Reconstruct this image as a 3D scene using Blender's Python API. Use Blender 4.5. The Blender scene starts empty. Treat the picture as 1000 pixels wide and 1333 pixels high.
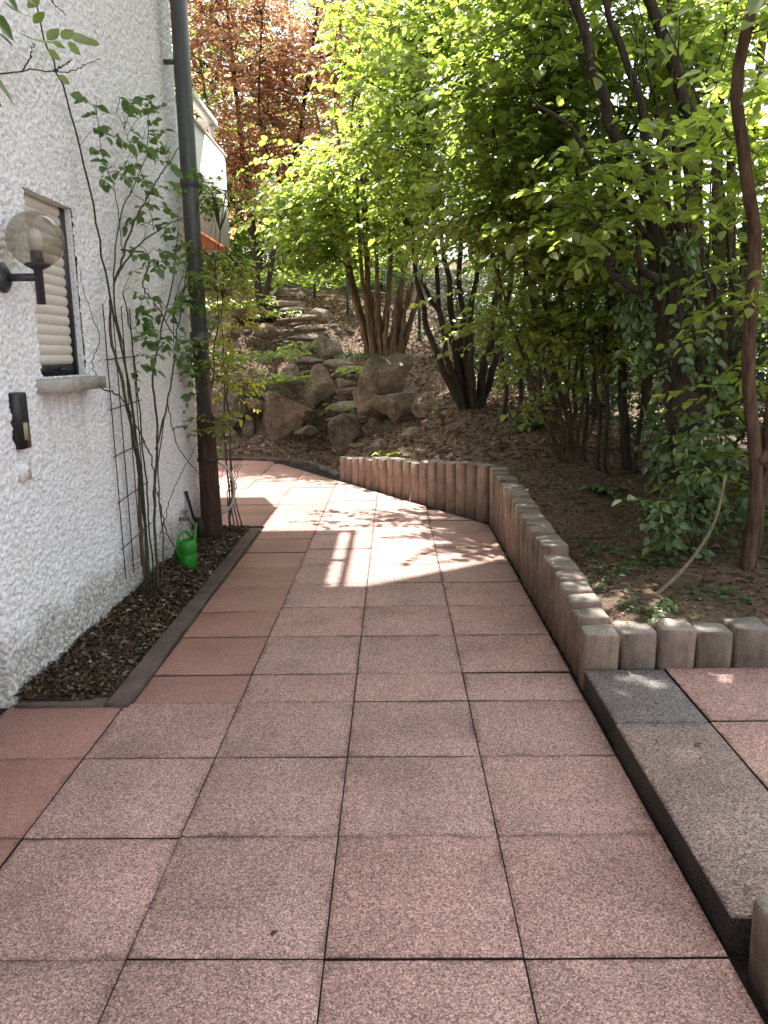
import bpy, math
import numpy as np
from mathutils import Matrix, Vector

SC = bpy.context.scene
COL = SC.collection
rad = math.radians

# ------------------------------------------------------------------ camera
CAM_H = 1.48
PITCH, YAW, ROLL = math.atan(.206), rad(.86), rad(.83)
_f = np.array([-math.sin(YAW)*math.cos(PITCH), math.cos(YAW)*math.cos(PITCH), -math.sin(PITCH)])
_r0 = np.array([math.cos(YAW), math.sin(YAW), 0]); _u0 = np.cross(_r0, _f)
_r = math.cos(ROLL)*_r0 - math.sin(ROLL)*_u0
_u = math.cos(ROLL)*_u0 + math.sin(ROLL)*_r0
_C = np.array([0, 0, CAM_H])
cd = bpy.data.cameras.new('camera'); cam = bpy.data.objects.new('camera', cd); COL.objects.link(cam)
cd.sensor_fit = 'HORIZONTAL'; cd.sensor_width = 36; cd.lens = 36
cd.clip_start = .05; cd.clip_end = 2000
cam.matrix_world = Matrix(((_r[0], _u[0], -_f[0], 0), (_r[1], _u[1], -_f[1], 0), (_r[2], _u[2], -_f[2], CAM_H), (0, 0, 0, 1)))
SC.camera = cam

# ------------------------------------------------------------------ sky and sun
SUN_EL = rad(60)
SUN_AZ = np.array([-.34, .94])                       # horizontal direction towards the sun
w = bpy.data.worlds.new('World'); SC.world = w; w.use_nodes = True
nt = w.node_tree; bgn = nt.nodes['Background']
sky = nt.nodes.new('ShaderNodeTexSky'); sky.sky_type = 'NISHITA'; sky.sun_disc = False
sky.sun_elevation = SUN_EL; sky.sun_rotation = math.atan2(SUN_AZ[0], SUN_AZ[1])
sky.air_density = 1.0; sky.dust_density = 2.5; sky.ozone_density = .6
hs = nt.nodes.new('ShaderNodeHueSaturation'); hs.inputs['Saturation'].default_value = .34
nt.links.new(sky.outputs[0], hs.inputs['Color']); nt.links.new(hs.outputs[0], bgn.inputs[0])
bgn.inputs[1].default_value = .15
sd = bpy.data.lights.new('sun', 'SUN'); sun = bpy.data.objects.new('sun', sd); COL.objects.link(sun)
sd.energy = 5.0; sd.angle = rad(.53); sd.color = (1, .97, .92)
_sv = Vector((SUN_AZ[0]*math.cos(SUN_EL), SUN_AZ[1]*math.cos(SUN_EL), math.sin(SUN_EL))).normalized()
sun.rotation_euler = _sv.to_track_quat('Z', 'Y').to_euler(); sun.location = (0, 0, 20)
vs = SC.view_settings; vs.view_transform = 'Standard'; vs.look = 'None'; vs.gamma = 1; vs.use_curve_mapping = False
vs.exposure = 1.92
SC.render.engine = 'CYCLES'
cy = SC.cycles
cy.adaptive_threshold = .02; cy.max_bounces = 6; cy.diffuse_bounces = 3; cy.glossy_bounces = 3; cy.transmission_bounces = 5; cy.transparent_max_bounces = 8
cy.use_denoising = True; cy.sample_clamp_indirect = 6; cy.caustics_reflective = False; cy.caustics_refractive = False

# ------------------------------------------------------------------ helpers
def ray(x, y): return _f + _r*(x-500)/1000 - _u*(y-666.5)/1000
def PY(x, y, Y): d = ray(x, y); return _C + d*(Y/d[1])
def PX(x, y, X): d = ray(x, y); return _C + d*(X/d[0])
def PZ(x, y, z): d = ray(x, y); return _C + d*((z-CAM_H)/d[2])

def _hash(i, j, k, seed):
    n = (i.astype(np.int64)*374761393 + j.astype(np.int64)*668265263 + k.astype(np.int64)*2147483647 + seed*974634557) & 0xffffffff
    n = ((n ^ (n >> 13))*1274126177) & 0xffffffff
    n = ((n ^ (n >> 16))*2246822519) & 0xffffffff
    return ((n ^ (n >> 15)) & 0xffffff)/float(0xffffff)
def vnoise(P, seed=0):
    P = np.asarray(P, float); f = np.floor(P); t = P-f; t = t*t*(3-2*t)
    i, j, k = f[:, 0].astype(np.int64), f[:, 1].astype(np.int64), f[:, 2].astype(np.int64)
    x, y, z = t[:, 0], t[:, 1], t[:, 2]
    h = lambda a, b, c: _hash(i+a, j+b, k+c, seed)
    a = h(0,0,0)*(1-x)+h(1,0,0)*x; b = h(0,1,0)*(1-x)+h(1,1,0)*x
    c = h(0,0,1)*(1-x)+h(1,0,1)*x; d = h(0,1,1)*(1-x)+h(1,1,1)*x
    return ((a*(1-y)+b*y)*(1-z)+(c*(1-y)+d*y)*z)*2-1
def fbm(P, sc, oc=3, seed=0):
    P = np.asarray(P, float); s = 0; a = 1
    for o in range(oc): s = s+a*vnoise(P*sc*2**o+17.3*o, seed+o); a *= .5
    return s

LOC = {}
def wloc(o):
    return LOC.get(o.name, np.zeros(3)) if o is not None else np.zeros(3)
def np_mesh(name, V, F, smooth=False):
    me = bpy.data.meshes.new(name); V = np.ascontiguousarray(V, dtype=np.float32)
    if not isinstance(F, list): F = [F]
    F = [np.asarray(f, dtype=np.int32) for f in F if len(f)]
    idx = np.concatenate([f.ravel() for f in F]); tot = np.concatenate([np.full(len(f), f.shape[1], np.int32) for f in F])
    st = np.concatenate([[0], np.cumsum(tot)[:-1]]).astype(np.int32)
    me.vertices.add(len(V)); me.vertices.foreach_set('co', V.ravel())
    me.loops.add(len(idx)); me.loops.foreach_set('vertex_index', idx)
    me.polygons.add(len(tot)); me.polygons.foreach_set('loop_start', st)
    if smooth: me.polygons.foreach_set('use_smooth', np.ones(len(tot), bool))
    me.update(calc_edges=True); me.validate()
    return me
def side_mat(me, m2, lim=.6):
    me.materials.append(m2)
    for p in me.polygons:
        if p.normal.z < lim: p.material_index = len(me.materials)-1
def link(name, me, m, parent=None, **kw):
    o = bpy.data.objects.new(name, me); COL.objects.link(o)
    if me is not None and m is not None and not me.materials: me.materials.append(m)
    if parent is not None: o.parent = parent
    for k, v in kw.items(): o[k] = v
    return o
def empty(name, loc, label=None, category=None, group=None, kind=None):
    o = bpy.data.objects.new(name, None); COL.objects.link(o); o.location = [float(v) for v in loc]; o.empty_display_size = .1
    LOC[o.name] = np.array(loc, float)
    tag(o, label, category, group, kind); return o
def tag(o, label=None, category=None, group=None, kind=None):
    if label: o['label'] = label
    if category: o['category'] = category
    if group: o['group'] = group
    if kind: o['kind'] = kind
    return o

class MB:
    """collects world-space geometry that becomes ONE mesh"""
    def __init__(s): s.V = []; s.F = {}; s.n = 0
    def add(s, V, F):
        V = np.asarray(V, float).reshape(-1, 3)
        for f in (F if isinstance(F, list) and len(F) and isinstance(F[0], np.ndarray) else [np.asarray(F)]):
            f = np.asarray(f)
            if f.ndim == 1: f = f[None]
            s.F.setdefault(f.shape[1], []).append(f+s.n)
        s.V.append(V); s.n += len(V); return s
    def box(s, a, b, bev=0.):
        a = np.array(a, float); b = np.array(b, float); lo, hi = np.minimum(a, b), np.maximum(a, b)
        if bev <= 0:
            V = [(x, y, z) for z in (lo[2], hi[2]) for x, y in ((lo[0], lo[1]), (hi[0], lo[1]), (hi[0], hi[1]), (lo[0], hi[1]))]
            return s.add(V, np.array([(3,2,1,0),(4,5,6,7),(0,1,5,4),(1,2,6,5),(2,3,7,6),(3,0,4,7)]))
        return s.prism([(lo[0],lo[1]),(hi[0],lo[1]),(hi[0],hi[1]),(lo[0],hi[1])], lo[2], hi[2], bev)
    def prism(s, poly, z0, z1, bev=0.):
        """vertical prism over a ccw polygon, top edge bevelled"""
        P = np.array(poly, float); n = len(P); c = P.mean(0)
        def inset(d):
            out = []
            for i in range(n):
                p, q, r_ = P[i-1], P[i], P[(i+1) % n]
                e1 = (q-p)/max(np.linalg.norm(q-p), 1e-9); e2 = (r_-q)/max(np.linalg.norm(r_-q), 1e-9)
                n1 = np.array([-e1[1], e1[0]]); n2 = np.array([-e2[1], e2[0]]); m = n1+n2; k = max(m@m/2, .25)
                out.append(q+m*d/k/1.0)
            return np.array(out)
        rings = [(P, z0), (P, z1-bev)] + ([(inset(bev*.35), z1-bev*.35), (inset(bev), z1)] if bev > 0 else [])
        if bev <= 0: rings = [(P, z0), (P, z1)]
        V = np.concatenate([np.c_[R, np.full(n, z)] for R, z in rings]); F = []
        for k in range(len(rings)-1):
            for i in range(n): j = (i+1) % n; F.append((k*n+i, k*n+j, (k+1)*n+j, (k+1)*n+i))
        t = (len(rings)-1)*n
        return s.add(V, [np.array(F), np.array([[t+i for i in range(n)]]), np.array([[i for i in range(n)][::-1]])])
    def tube(s, pts, rr, n=6, cap=True):
        P = np.asarray(pts, float); m = len(P); rr = np.atleast_1d(np.asarray(rr, float)); rr = np.interp(np.linspace(0, 1, m), np.linspace(0, 1, len(rr)), rr) if len(rr) > 1 else np.full(m, rr[0])
        T = np.gradient(P, axis=0); T /= np.maximum(np.linalg.norm(T, axis=1)[:, None], 1e-9)
        ref = np.array([1., 0, 0]) if abs(T[0][0]) < .8 else np.array([0, 1., 0])
        a = np.linspace(0, 2*math.pi, n, endpoint=False); ca, sa = np.cos(a)[:, None], np.sin(a)[:, None]; V = []
        for i in range(m):
            N = ref-T[i]*(ref@T[i]); N /= max(np.linalg.norm(N), 1e-9); B = np.cross(T[i], N); ref = N
            V.append(P[i]+rr[i]*(ca*N+sa*B))
        V = np.concatenate(V); i = np.arange(m-1)[:, None]*n; j = np.arange(n)[None]; j2 = (j+1) % n
        F = np.stack([i+j, i+j2, i+n+j2, i+n+j], -1).reshape(-1, 4)
        L = [F]
        if cap: L += [np.arange(n)[::-1][None], (np.arange(n)+(m-1)*n)[None]]
        return s.add(V, L)
    def lathe(s, c, prof, n=20, axis=2):
        """prof: (radius, height) pairs about the axis through c"""
        a = np.linspace(0, 2*math.pi, n, endpoint=False); V = []
        for rr, h in prof:
            q = np.zeros((n, 3)); k = [(1, 2), (2, 0), (0, 1)][axis]
            q[:, k[0]] = np.cos(a)*rr; q[:, k[1]] = np.sin(a)*rr; q[:, axis] = h; V.append(q)
        V = np.concatenate(V)+np.array(c, float); m = len(prof)
        i = np.arange(m-1)[:, None]*n; j = np.arange(n)[None]; j2 = (j+1) % n
        return s.add(V, [np.stack([i+j, i+j2, i+n+j2, i+n+j], -1).reshape(-1, 4), np.arange(n)[::-1][None], (np.arange(n)+(m-1)*n)[None]])
    def mesh(s, name, off=None, smooth=False):
        V = np.concatenate(s.V)
        if off is not None: V = V-off
        return np_mesh(name, V, [np.concatenate(f) for f in s.F.values()], smooth)
    def build(s, name, m, parent=None, smooth=False, **kw):
        o = link(name, s.mesh(name, wloc(parent), smooth), m, parent, **kw)
        if parent is not None: LOC[o.name] = wloc(parent)
        return o

def spline(ctrl, n=24):
    P = np.asarray(ctrl, float)
    if len(P) == 2: return np.linspace(P[0], P[1], n)
    Q = np.vstack([2*P[0]-P[1], P, 2*P[-1]-P[-2]]); out = []
    seg = len(P)-1; k = max(2, n//seg)
    for i in range(seg):
        p0, p1, p2, p3 = Q[i:i+4]; t = np.linspace(0, 1, k, endpoint=(i == seg-1))[:, None]
        out.append(.5*(2*p1+(p2-p0)*t+(2*p0-5*p1+4*p2-p3)*t*t+(3*p1-p0-3*p2+p3)*t**3))
    return np.vstack(out)
def unit(v): return v/np.maximum(np.linalg.norm(v, axis=-1, keepdims=True), 1e-9)

def leaf_geo(base, axis, nrm, L, W, fold=.16, curl=.12, fine=True):
    axis = unit(axis); side = unit(np.cross(axis, nrm)); nrm = np.cross(side, axis)
    L = np.broadcast_to(L, (len(base),))[:, None]; W = np.broadcast_to(W, (len(base),))[:, None]
    up = nrm*W*fold
    if not fine:
        v = np.stack([base, base+axis*L*.28+side*W*.46+up, base+axis*L*.66+side*W*.40+up-nrm*L*curl*.4, base+axis*L-nrm*L*curl,
                      base+axis*L*.66-side*W*.40+up-nrm*L*curl*.4, base+axis*L*.28-side*W*.46+up], 1)
        k = (np.arange(len(base))*6)[:, None]; F = np.concatenate([k+np.array([[0, 1, 2, 3]]), k+np.array([[0, 3, 4, 5]])])
        return v.reshape(-1, 3), F
    def row(t, w_, c_): return base+axis*L*t+side*W*w_+up*abs(w_)*2-nrm*L*curl*c_
    v = np.stack([base, row(.10, .27, 0), row(.36, .50, .12), row(.68, .38, .45), base+axis*L-nrm*L*curl, row(.68, -.38, .45), row(.36, -.50, .12), row(.10, -.27, 0)], 1)
    k = (np.arange(len(base))*8)[:, None]; F = np.concatenate([k+np.array([[0, 1, 2, 3, 4]]), k+np.array([[0, 4, 5, 6, 7]])])
    return v.reshape(-1, 3), F
def sprays(rng, P, D, length, nl, leafL, ratio=.72, upness=1., droop=.25, fine=True):
    """leafy twigs: P start points, D directions; returns leaf geometry and twig geometry"""
    S = len(P); D = unit(D); LEN = length*rng.uniform(.65, 1.25, S)
    t = np.linspace(.18, 1, nl)[None]+rng.normal(0, .03, (S, nl))
    pts = P[:, None]+D[:, None]*(t*LEN[:, None])[..., None]; pts[..., 2] -= droop*LEN[:, None]*t**2
    tang = D[:, None]+np.zeros_like(pts); tang[..., 2] -= 2*droop*t; tang = unit(tang)
    sv = unit(np.cross(tang, np.array([0, 0, 1.])+rng.normal(0, .12, (S, nl, 3))))
    sg = np.where(np.arange(nl) % 2 == 0, 1., -1.)[None, :, None]; last = (np.arange(nl) == nl-1)[None, :, None]
    ang = rng.uniform(.75, 1.15, (S, nl, 1))
    ax = np.where(last, tang, tang*np.cos(ang)+sv*sg*np.sin(ang)); ax = ax+rng.normal(0, .16, ax.shape)
    ax[..., 2] -= rng.uniform(-.05, .45, (S, nl))
    nr = np.array([0, 0, 1.])*upness+rng.normal(0, .38, ax.shape)
    L = leafL*rng.uniform(.42, 1.22, (S, nl))
    V, F = leaf_geo(pts.reshape(-1, 3), ax.reshape(-1, 3), nr.reshape(-1, 3), L.ravel(), L.ravel()*ratio*rng.uniform(.85, 1.1, S*nl), fine=fine)
    tt = np.array([0, .5, 1.])[None]; c = P[:, None]+D[:, None]*(tt*LEN[:, None])[..., None]; c[..., 2] -= droop*LEN[:, None]*tt**2
    a = unit(np.cross(D, [0, 0, 1.])+1e-6); b = np.cross(D, a); rr = np.array([.0028, .002, .0008])*(length/.4)**.5
    TV = []
    for q in range(3):
        an = q*2*math.pi/3; TV.append(c+(math.cos(an)*a+math.sin(an)*b)[:, None]*rr[None, :, None])
    TV = np.stack(TV, 2).reshape(-1, 3)                          # S,3 levels,3 corners
    k = (np.arange(S)*9)[:, None]; TF = []
    for lv in range(2):
        for q in range(3): q2 = (q+1) % 3; TF.append(k+np.array([[lv*3+q, lv*3+q2, lv*3+3+q2, lv*3+3+q]]))
    return V, F, TV, np.concatenate(TF)

# ------------------------------------------------------------------ materials
class NT:
    def __init__(s, name):
        s.m = bpy.data.materials.new(name); s.m.use_nodes = True; s.t = s.m.node_tree; s.t.nodes.clear()
        s.out = s.n('ShaderNodeOutputMaterial')
    def n(s, typ, **kw):
        o = s.t.nodes.new(typ)
        for k, v in kw.items(): setattr(o, k, v)
        return o
    def l(s, a, b): s.t.links.new(a, b)
    def coord(s, kind='Object', scale=(1, 1, 1)):
        c = s.n('ShaderNodeTexCoord'); mp = s.n('ShaderNodeMapping'); mp.inputs['Scale'].default_value = scale
        s.l(c.outputs[kind], mp.inputs[0]); return mp.outputs[0]
    def noise(s, vec, sc, det=3, rough=.55):
        o = s.n('ShaderNodeTexNoise'); o.inputs['Scale'].default_value = sc; o.inputs['Detail'].default_value = det; o.inputs['Roughness'].default_value = rough
        s.l(vec, o.inputs['Vector']); return o.outputs['Fac']
    def vor(s, vec, sc, out='Color', feat='F1'):
        o = s.n('ShaderNodeTexVoronoi', feature=feat); o.inputs['Scale'].default_value = sc; s.l(vec, o.inputs['Vector']); return o.outputs[out]
    def ramp(s, fac, stops, mode='LINEAR'):
        o = s.n('ShaderNodeValToRGB'); e = o.color_ramp; e.interpolation = mode
        while len(e.elements) < len(stops): e.elements.new(.5)
        for el, (p, c) in zip(e.elements, stops): el.position = p; el.color = (*c, 1) if len(c) == 3 else c
        s.l(fac, o.inputs[0]); return o.outputs[0]
    def mix(s, f, a, b, mode='MIX'):
        o = s.n('ShaderNodeMix', data_type='RGBA', blend_type=mode)
        for k, v in ((0, f), (6, a), (7, b)):
            if hasattr(v, 'default_value') and not isinstance(v, (int, float, tuple)): s.l(v, o.inputs[k])
            else: o.inputs[k].default_value = v if isinstance(v, (int, float)) else ((*v, 1) if len(v) == 3 else v)
        return o.outputs[2]
    def math(s, op, a, b=0.):
        o = s.n('ShaderNodeMath', operation=op)
        for i, v in enumerate((a, b)):
            if isinstance(v, (int, float)): o.inputs[i].default_value = v
            else: s.l(v, o.inputs[i])
        return o.outputs[0]
    def bump(s, h, dist, strength=1.):
        o = s.n('ShaderNodeBump'); o.inputs['Distance'].default_value = dist; o.inputs['Strength'].default_value = strength; s.l(h, o.inputs['Height']); return o.outputs[0]
    def pbr(s, col, rough=.85, nrm=None, spec=.4, metal=0.):
        b = s.n('ShaderNodeBsdfPrincipled')
        for k, v in (('Base Color', col), ('Roughness', rough)):
            if isinstance(v, (int, float)): b.inputs[k].default_value = v
            elif isinstance(v, tuple): b.inputs[k].default_value = (*v, 1)
            else: s.l(v, b.inputs[k])
        b.inputs['Specular IOR Level'].default_value = spec; b.inputs['Metallic'].default_value = metal
        if nrm is not None: s.l(nrm, b.inputs['Normal'])
        s.l(b.outputs[0], s.out.inputs[0]); s.b = b; return s.m
SRGB = lambda r, g, b: tuple(((v/255+.055)/1.055)**2.4 if v > 10 else v/3294 for v in (r, g, b))

def m_simple(name, c, rough=.6, spec=.4, metal=0., var=.15, sc=30, bump=0.):
    t = NT(name); v = t.coord(); n = t.noise(v, sc, 4)
    col = t.ramp(n, [(.25, tuple(x*(1-var) for x in c)), (.75, tuple(min(1, x*(1+var)) for x in c))])
    return t.pbr(col, rough, t.bump(n, bump) if bump else None, spec, metal)

def m_slab(name, c, speck=1., rough=.8, grime=.5):
    """washed-aggregate concrete paving: grains of different stone colours, blotchy grime"""
    t = NT(name); v = t.coord(); oi = t.n('ShaderNodeObjectInfo')
    off = t.n('ShaderNodeVectorMath', operation='ADD'); t.l(v, off.inputs[0])
    cmb = t.n('ShaderNodeCombineXYZ'); t.l(t.math('MULTIPLY', oi.outputs['Random'], 37.), cmb.inputs[0]); t.l(t.math('MULTIPLY', oi.outputs['Random'], 91.), cmb.inputs[1])
    t.l(cmb.outputs[0], off.inputs[1]); v = off.outputs[0]
    cell = t.n('ShaderNodeSeparateColor'); t.l(t.vor(v, 235), cell.inputs[0])
    k = speck
    g = t.ramp(cell.outputs[0], [(0, tuple(x*(1-.88*k) for x in c)), (.18, tuple(x*(1-.7*k) for x in c)), (.38, tuple(x*(1-.15*k) for x in c)), (.7, tuple(x*(1+.22*k) for x in c)), (.9, tuple(min(.9, x*(1+.7*k)) for x in c)), (1, tuple(min(.9, x*(1+1.25*k)) for x in c))])
    gap = t.ramp(t.vor(v, 235, 'Distance', 'DISTANCE_TO_EDGE'), [(.0, (1-.75*k,)*3), (.16, (1, 1, 1))]); g = t.mix(1., g, gap, 'MULTIPLY')
    g = t.mix(.28*k, g, t.ramp(t.noise(v, 150, 2), [(.35, tuple(x*.4 for x in c)), (.65, tuple(min(.9, x*1.6) for x in c))]))
    big = t.noise(v, 2.3, 5, .62)
    gm = t.ramp(big, [(.38, (1.05, 1.04, 1.03)), (.55, (.8, .78, .77)), (.68, (.5, .48, .47))])
    g = t.mix(grime, g, gm, 'MULTIPLY')
    st = t.ramp(t.noise(v, 9, 4, .7), [(.60, (1, 1, 1)), (.75, (.6, .58, .56))]); g = t.mix(grime*.8, g, st, 'MULTIPLY')
    pv = t.ramp(oi.outputs['Random'], [(0, (.90, .895, .90)), (.25, (.97, .97, .97)), (.5, (1, 1, 1)), (.75, (1.04, 1.0, .98)), (1, (.95, .92, .91))]); g = t.mix(1., g, pv, 'MULTIPLY')
    gc = t.n('ShaderNodeTexCoord'); gs = t.n('ShaderNodeSeparateXYZ'); t.l(gc.outputs['Generated'], gs.inputs[0])
    ex = t.math('MINIMUM', gs.outputs[0], t.math('SUBTRACT', 1., gs.outputs[0])); ey = t.math('MINIMUM', gs.outputs[1], t.math('SUBTRACT', 1., gs.outputs[1]))
    ed = t.math('ADD', t.math('MINIMUM', ex, ey), t.math('MULTIPLY', t.math('SUBTRACT', .56, t.noise(v, 5, 6, .75)), .32))
    g = t.mix(t.ramp(ed, [(0, (grime*1.3,)*3), (.05, (0, 0, 0))]), g, (.42, .40, .38), 'MULTIPLY')
    pit = t.ramp(t.noise(v, 34, 3, .6), [(.72, (0, 0, 0)), (.78, (grime, grime, grime))]); g = t.mix(pit, g, (.05, .045, .035))
    h = t.math('ADD', cell.outputs[1], t.math('MULTIPLY', t.noise(v, 300, 2), .6))
    return t.pbr(g, rough, t.bump(h, .0025*speck+.0006), .35)

def m_concrete(name, c, sc=260, speck=.35, moss=0., streak=0.):
    t = NT(name); v = t.coord(); oi = t.n('ShaderNodeObjectInfo')
    off = t.n('ShaderNodeVectorMath', operation='ADD'); t.l(v, off.inputs[0])
    cmb = t.n('ShaderNodeCombineXYZ'); t.l(t.math('MULTIPLY', oi.outputs['Random'], 53.), cmb.inputs[0]); t.l(t.math('MULTIPLY', oi.outputs['Random'], 29.), cmb.inputs[2])
    t.l(cmb.outputs[0], off.inputs[1]); v = off.outputs[0]
    n1 = t.noise(v, sc, 3); n2 = t.noise(v, 7, 5, .65)
    g = t.ramp(n1, [(.28, tuple(x*(1-speck) for x in c)), (.72, tuple(x*(1+speck) for x in c))])
    g = t.mix(.8, g, t.ramp(n2, [(.35, (.55, .53, .5)), (.6, (1, 1, 1))]), 'MULTIPLY')
    g = t.mix(1., g, t.ramp(oi.outputs['Random'], [(0, (.8, .8, .8)), (1, (1.12, 1.08, 1.05))]), 'MULTIPLY')
    if streak:
        sk = t.noise(t.coord('Object', (14, 14, 1.6)), 1.3, 5, .65); g = t.mix(streak, g, t.ramp(sk, [(.38, (.42, .38, .34)), (.6, (1.05, 1.03, 1.0))]), 'MULTIPLY')
    if moss:
        geo = t.n('ShaderNodeNewGeometry'); sp = t.n('ShaderNodeSeparateXYZ'); t.l(geo.outputs['Normal'], sp.inputs[0])
        mk = t.math('MULTIPLY', t.ramp(sp.outputs[2], [(.5, (0, 0, 0)), (.95, (1, 1, 1))]), t.ramp(t.noise(v, 14, 4), [(.45, (0, 0, 0)), (.65, (moss, moss, moss))]))
        g = t.mix(mk, g, (.07, .075, .04))
    return t.pbr(g, .9, t.bump(t.math('ADD', n1, t.math('MULTIPLY', n2, .8)), .004), .25)

def m_leaf(name, cols, trans, rough=.42, tw=.5, spec=.5):
    """cols: ramp of leaf colours picked per leaf; trans: colour of light passing through"""
    t = NT(name); geo = t.n('ShaderNodeNewGeometry'); r_ = geo.outputs['Random Per Island']
    k = len(cols); c = t.ramp(r_, [(i/max(1, k-1), x) for i, x in enumerate(cols)])
    tc = t.ramp(t.math('FRACT', t.math('MULTIPLY', r_, 7.13)), [(0, tuple(x*.7 for x in trans)), (1, tuple(min(1, x*1.2) for x in trans))])
    b = t.n('ShaderNodeBsdfPrincipled'); t.l(c, b.inputs['Base Color']); b.inputs['Roughness'].default_value = rough; b.inputs['Specular IOR Level'].default_value = spec
    tr = t.n('ShaderNodeBsdfTranslucent'); t.l(tc, tr.inputs[0])
    mx = t.n('ShaderNodeMixShader'); mx.inputs[0].default_value = tw; t.l(b.outputs[0], mx.inputs[1]); t.l(tr.outputs[0], mx.inputs[2])
    t.l(mx.outputs[0], t.out.inputs[0]); return t.m

def m_bark(name, a, b, sc=1.):
    t = NT(name); v = t.coord('Object', (9*sc, 9*sc, 1.6*sc)); n = t.noise(v, 3.2, 5, .65); n2 = t.noise(t.coord(), 3, 3)
    col = t.ramp(n, [(.3, a), (.7, b)]); col = t.mix(.6, col, t.ramp(n2, [(.4, (1, 1, 1)), (.7, (.75, .85, .6))]), 'MULTIPLY')
    return t.pbr(col, .9, t.bump(n, .035), .2)

def m_rock(name, a, b, c, moss=.6):
    t = NT(name); v = t.coord(); n = t.noise(v, 3.5, 6, .62); n2 = t.noise(t.coord('Object', (1, 1, 3.5)), 6, 4); n3 = t.noise(v, 40, 3)
    col = t.ramp(n, [(.3, a), (.5, b), (.72, c)])
    col = t.mix(.5, col, t.ramp(n2, [(.35, (.6, .57, .52)), (.62, (1.1, 1.06, 1))]), 'MULTIPLY')
    col = t.mix(.45, col, t.ramp(n3, [(.35, (.4, .4, .4)), (.62, (1.25, 1.25, 1.25))]), 'MULTIPLY')
    geo = t.n('ShaderNodeNewGeometry'); sp = t.n('ShaderNodeSeparateXYZ'); t.l(geo.outputs['Normal'], sp.inputs[0])
    mk = t.math('MULTIPLY', t.ramp(sp.outputs[2], [(.35, (0, 0, 0)), (.9, (1, 1, 1))]), t.ramp(t.noise(v, 5, 5), [(.48, (0, 0, 0)), (.62, (moss, moss, moss))]))
    col = t.mix(mk, col, (.07, .085, .025))
    return t.pbr(col, .9, t.bump(t.math('ADD', n, t.math('MULTIPLY', n3, .35)), .06), .25)

def m_soil(name, a, b, c, sc=26, green=0.):
    t = NT(name); v = t.coord(); n = t.noise(v, sc, 6, .7); n2 = t.noise(v, 1.7, 4)
    col = t.ramp(n, [(.28, a), (.52, b), (.74, c)]); col = t.mix(.7, col, t.ramp(n2, [(.35, (.65, .62, .6)), (.65, (1.15, 1.1, 1.05))]), 'MULTIPLY')
    if green: col = t.mix(t.ramp(t.noise(v, 1.1, 5, .7), [(.5, (0, 0, 0)), (.64, (green, green, green))]), col, (.05, .075, .02))
    return t.pbr(col, .95, t.bump(n, .03), .15)

M = {}
M['slab'] = m_slab('paving_aggregate', (.525, .338, .290), .9, .8, .6)
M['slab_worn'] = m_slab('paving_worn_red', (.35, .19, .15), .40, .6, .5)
M['slab_grey'] = m_slab('step_dark_aggregate', (.215, .19, .18), 1., .85, .4)
M['slab_step'] = m_slab('step_aggregate', (.36, .27, .23), 1., .85, .6)
M['step_side'] = m_slab('step_dark_side', (.062, .048, .042), 1., .9, .4)  # side faces of the step, much darker than its top
M['joint'] = m_soil('joint_dirt', (.015, .012, .010), (.04, .028, .024), (.08, .06, .05), 40)
M['pal'] = m_concrete('palisade_concrete', (.315, .237, .182), 200, .35, 0, .6)
M['palgrey'] = m_concrete('palisade_weathered_top', (.29, .26, .225), 150, .5, .15)
M['paltop'] = m_concrete('palisade_front_concrete', (.29, .235, .195), 200, .35, .2, .6)
M['kerb'] = m_concrete('kerb_concrete', (.115, .088, .074), 220, .4)
M['soil'] = m_soil('bed_soil', (.018, .011, .007), (.05, .031, .02), (.10, .065, .042), 30, .25)
M['hill'] = m_soil('hill_soil', (.05, .034, .023), (.14, .098, .068), (.25, .185, .135), 22, .35)
M['leaf'] = m_leaf('hazel_leaf', [(.055, .10, .02), (.085, .145, .026), (.12, .175, .03), (.07, .12, .024), (.15, .17, .03), (.06, .115, .025)], (.48, .62, .09), .36, .55, .8)
M['leaf2'] = m_leaf('shrub_leaf', [(.03, .058, .013), (.055, .095, .02), (.085, .125, .025), (.045, .08, .018)], (.40, .52, .09), .38, .52, .6)
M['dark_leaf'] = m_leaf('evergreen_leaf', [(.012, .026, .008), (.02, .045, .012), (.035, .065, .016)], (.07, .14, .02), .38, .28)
M['copper'] = m_leaf('copper_leaf', [(.22, .09, .065), (.33, .14, .085), (.16, .065, .055), (.40, .23, .12), (.11, .14, .04), (.28, .13, .09)], (.74, .38, .18), .28, .48, .9)
M['yellow'] = m_leaf('yellow_green_leaf', [(.16, .20, .02), (.24, .26, .03), (.12, .17, .02)], (.55, .60, .06), .45, .5)
M['rose_leaf'] = m_leaf('rose_leaf', [(.035, .075, .02), (.055, .11, .03), (.075, .13, .035)], (.2, .34, .06), .4, .35)
M['ivy'] = m_leaf('ivy_leaf', [(.05, .10, .03), (.11, .18, .065), (.19, .26, .11)], (.18, .3, .05), .3, .3, .6)
M['litter'] = m_leaf('litter_leaf', [(.05, .026, .014), (.13, .07, .035), (.22, .13, .07), (.30, .21, .13), (.09, .05, .03), (.035, .02, .012)], (.2, .1, .05), .7, .15, .3)
M['litter_dark'] = m_leaf('litter_damp_leaf', [(.02, .012, .008), (.05, .03, .018), (.10, .06, .035), (.20, .14, .09), (.05, .05, .025), (.03, .018, .012), (.03, .018, .012), (.12, .07, .038), (.30, .24, .18)], (.1, .06, .03), .6, .1, .3)
M['bark'] = m_bark('hazel_bark', (.05, .035, .022), (.16, .115, .07))
M['bark_red'] = m_bark('sapling_bark', (.04, .024, .018), (.15, .09, .062))
M['pale_wood'] = m_bark('pale_dead_wood', (.16, .13, .085), (.36, .30, .20), 2)
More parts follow.
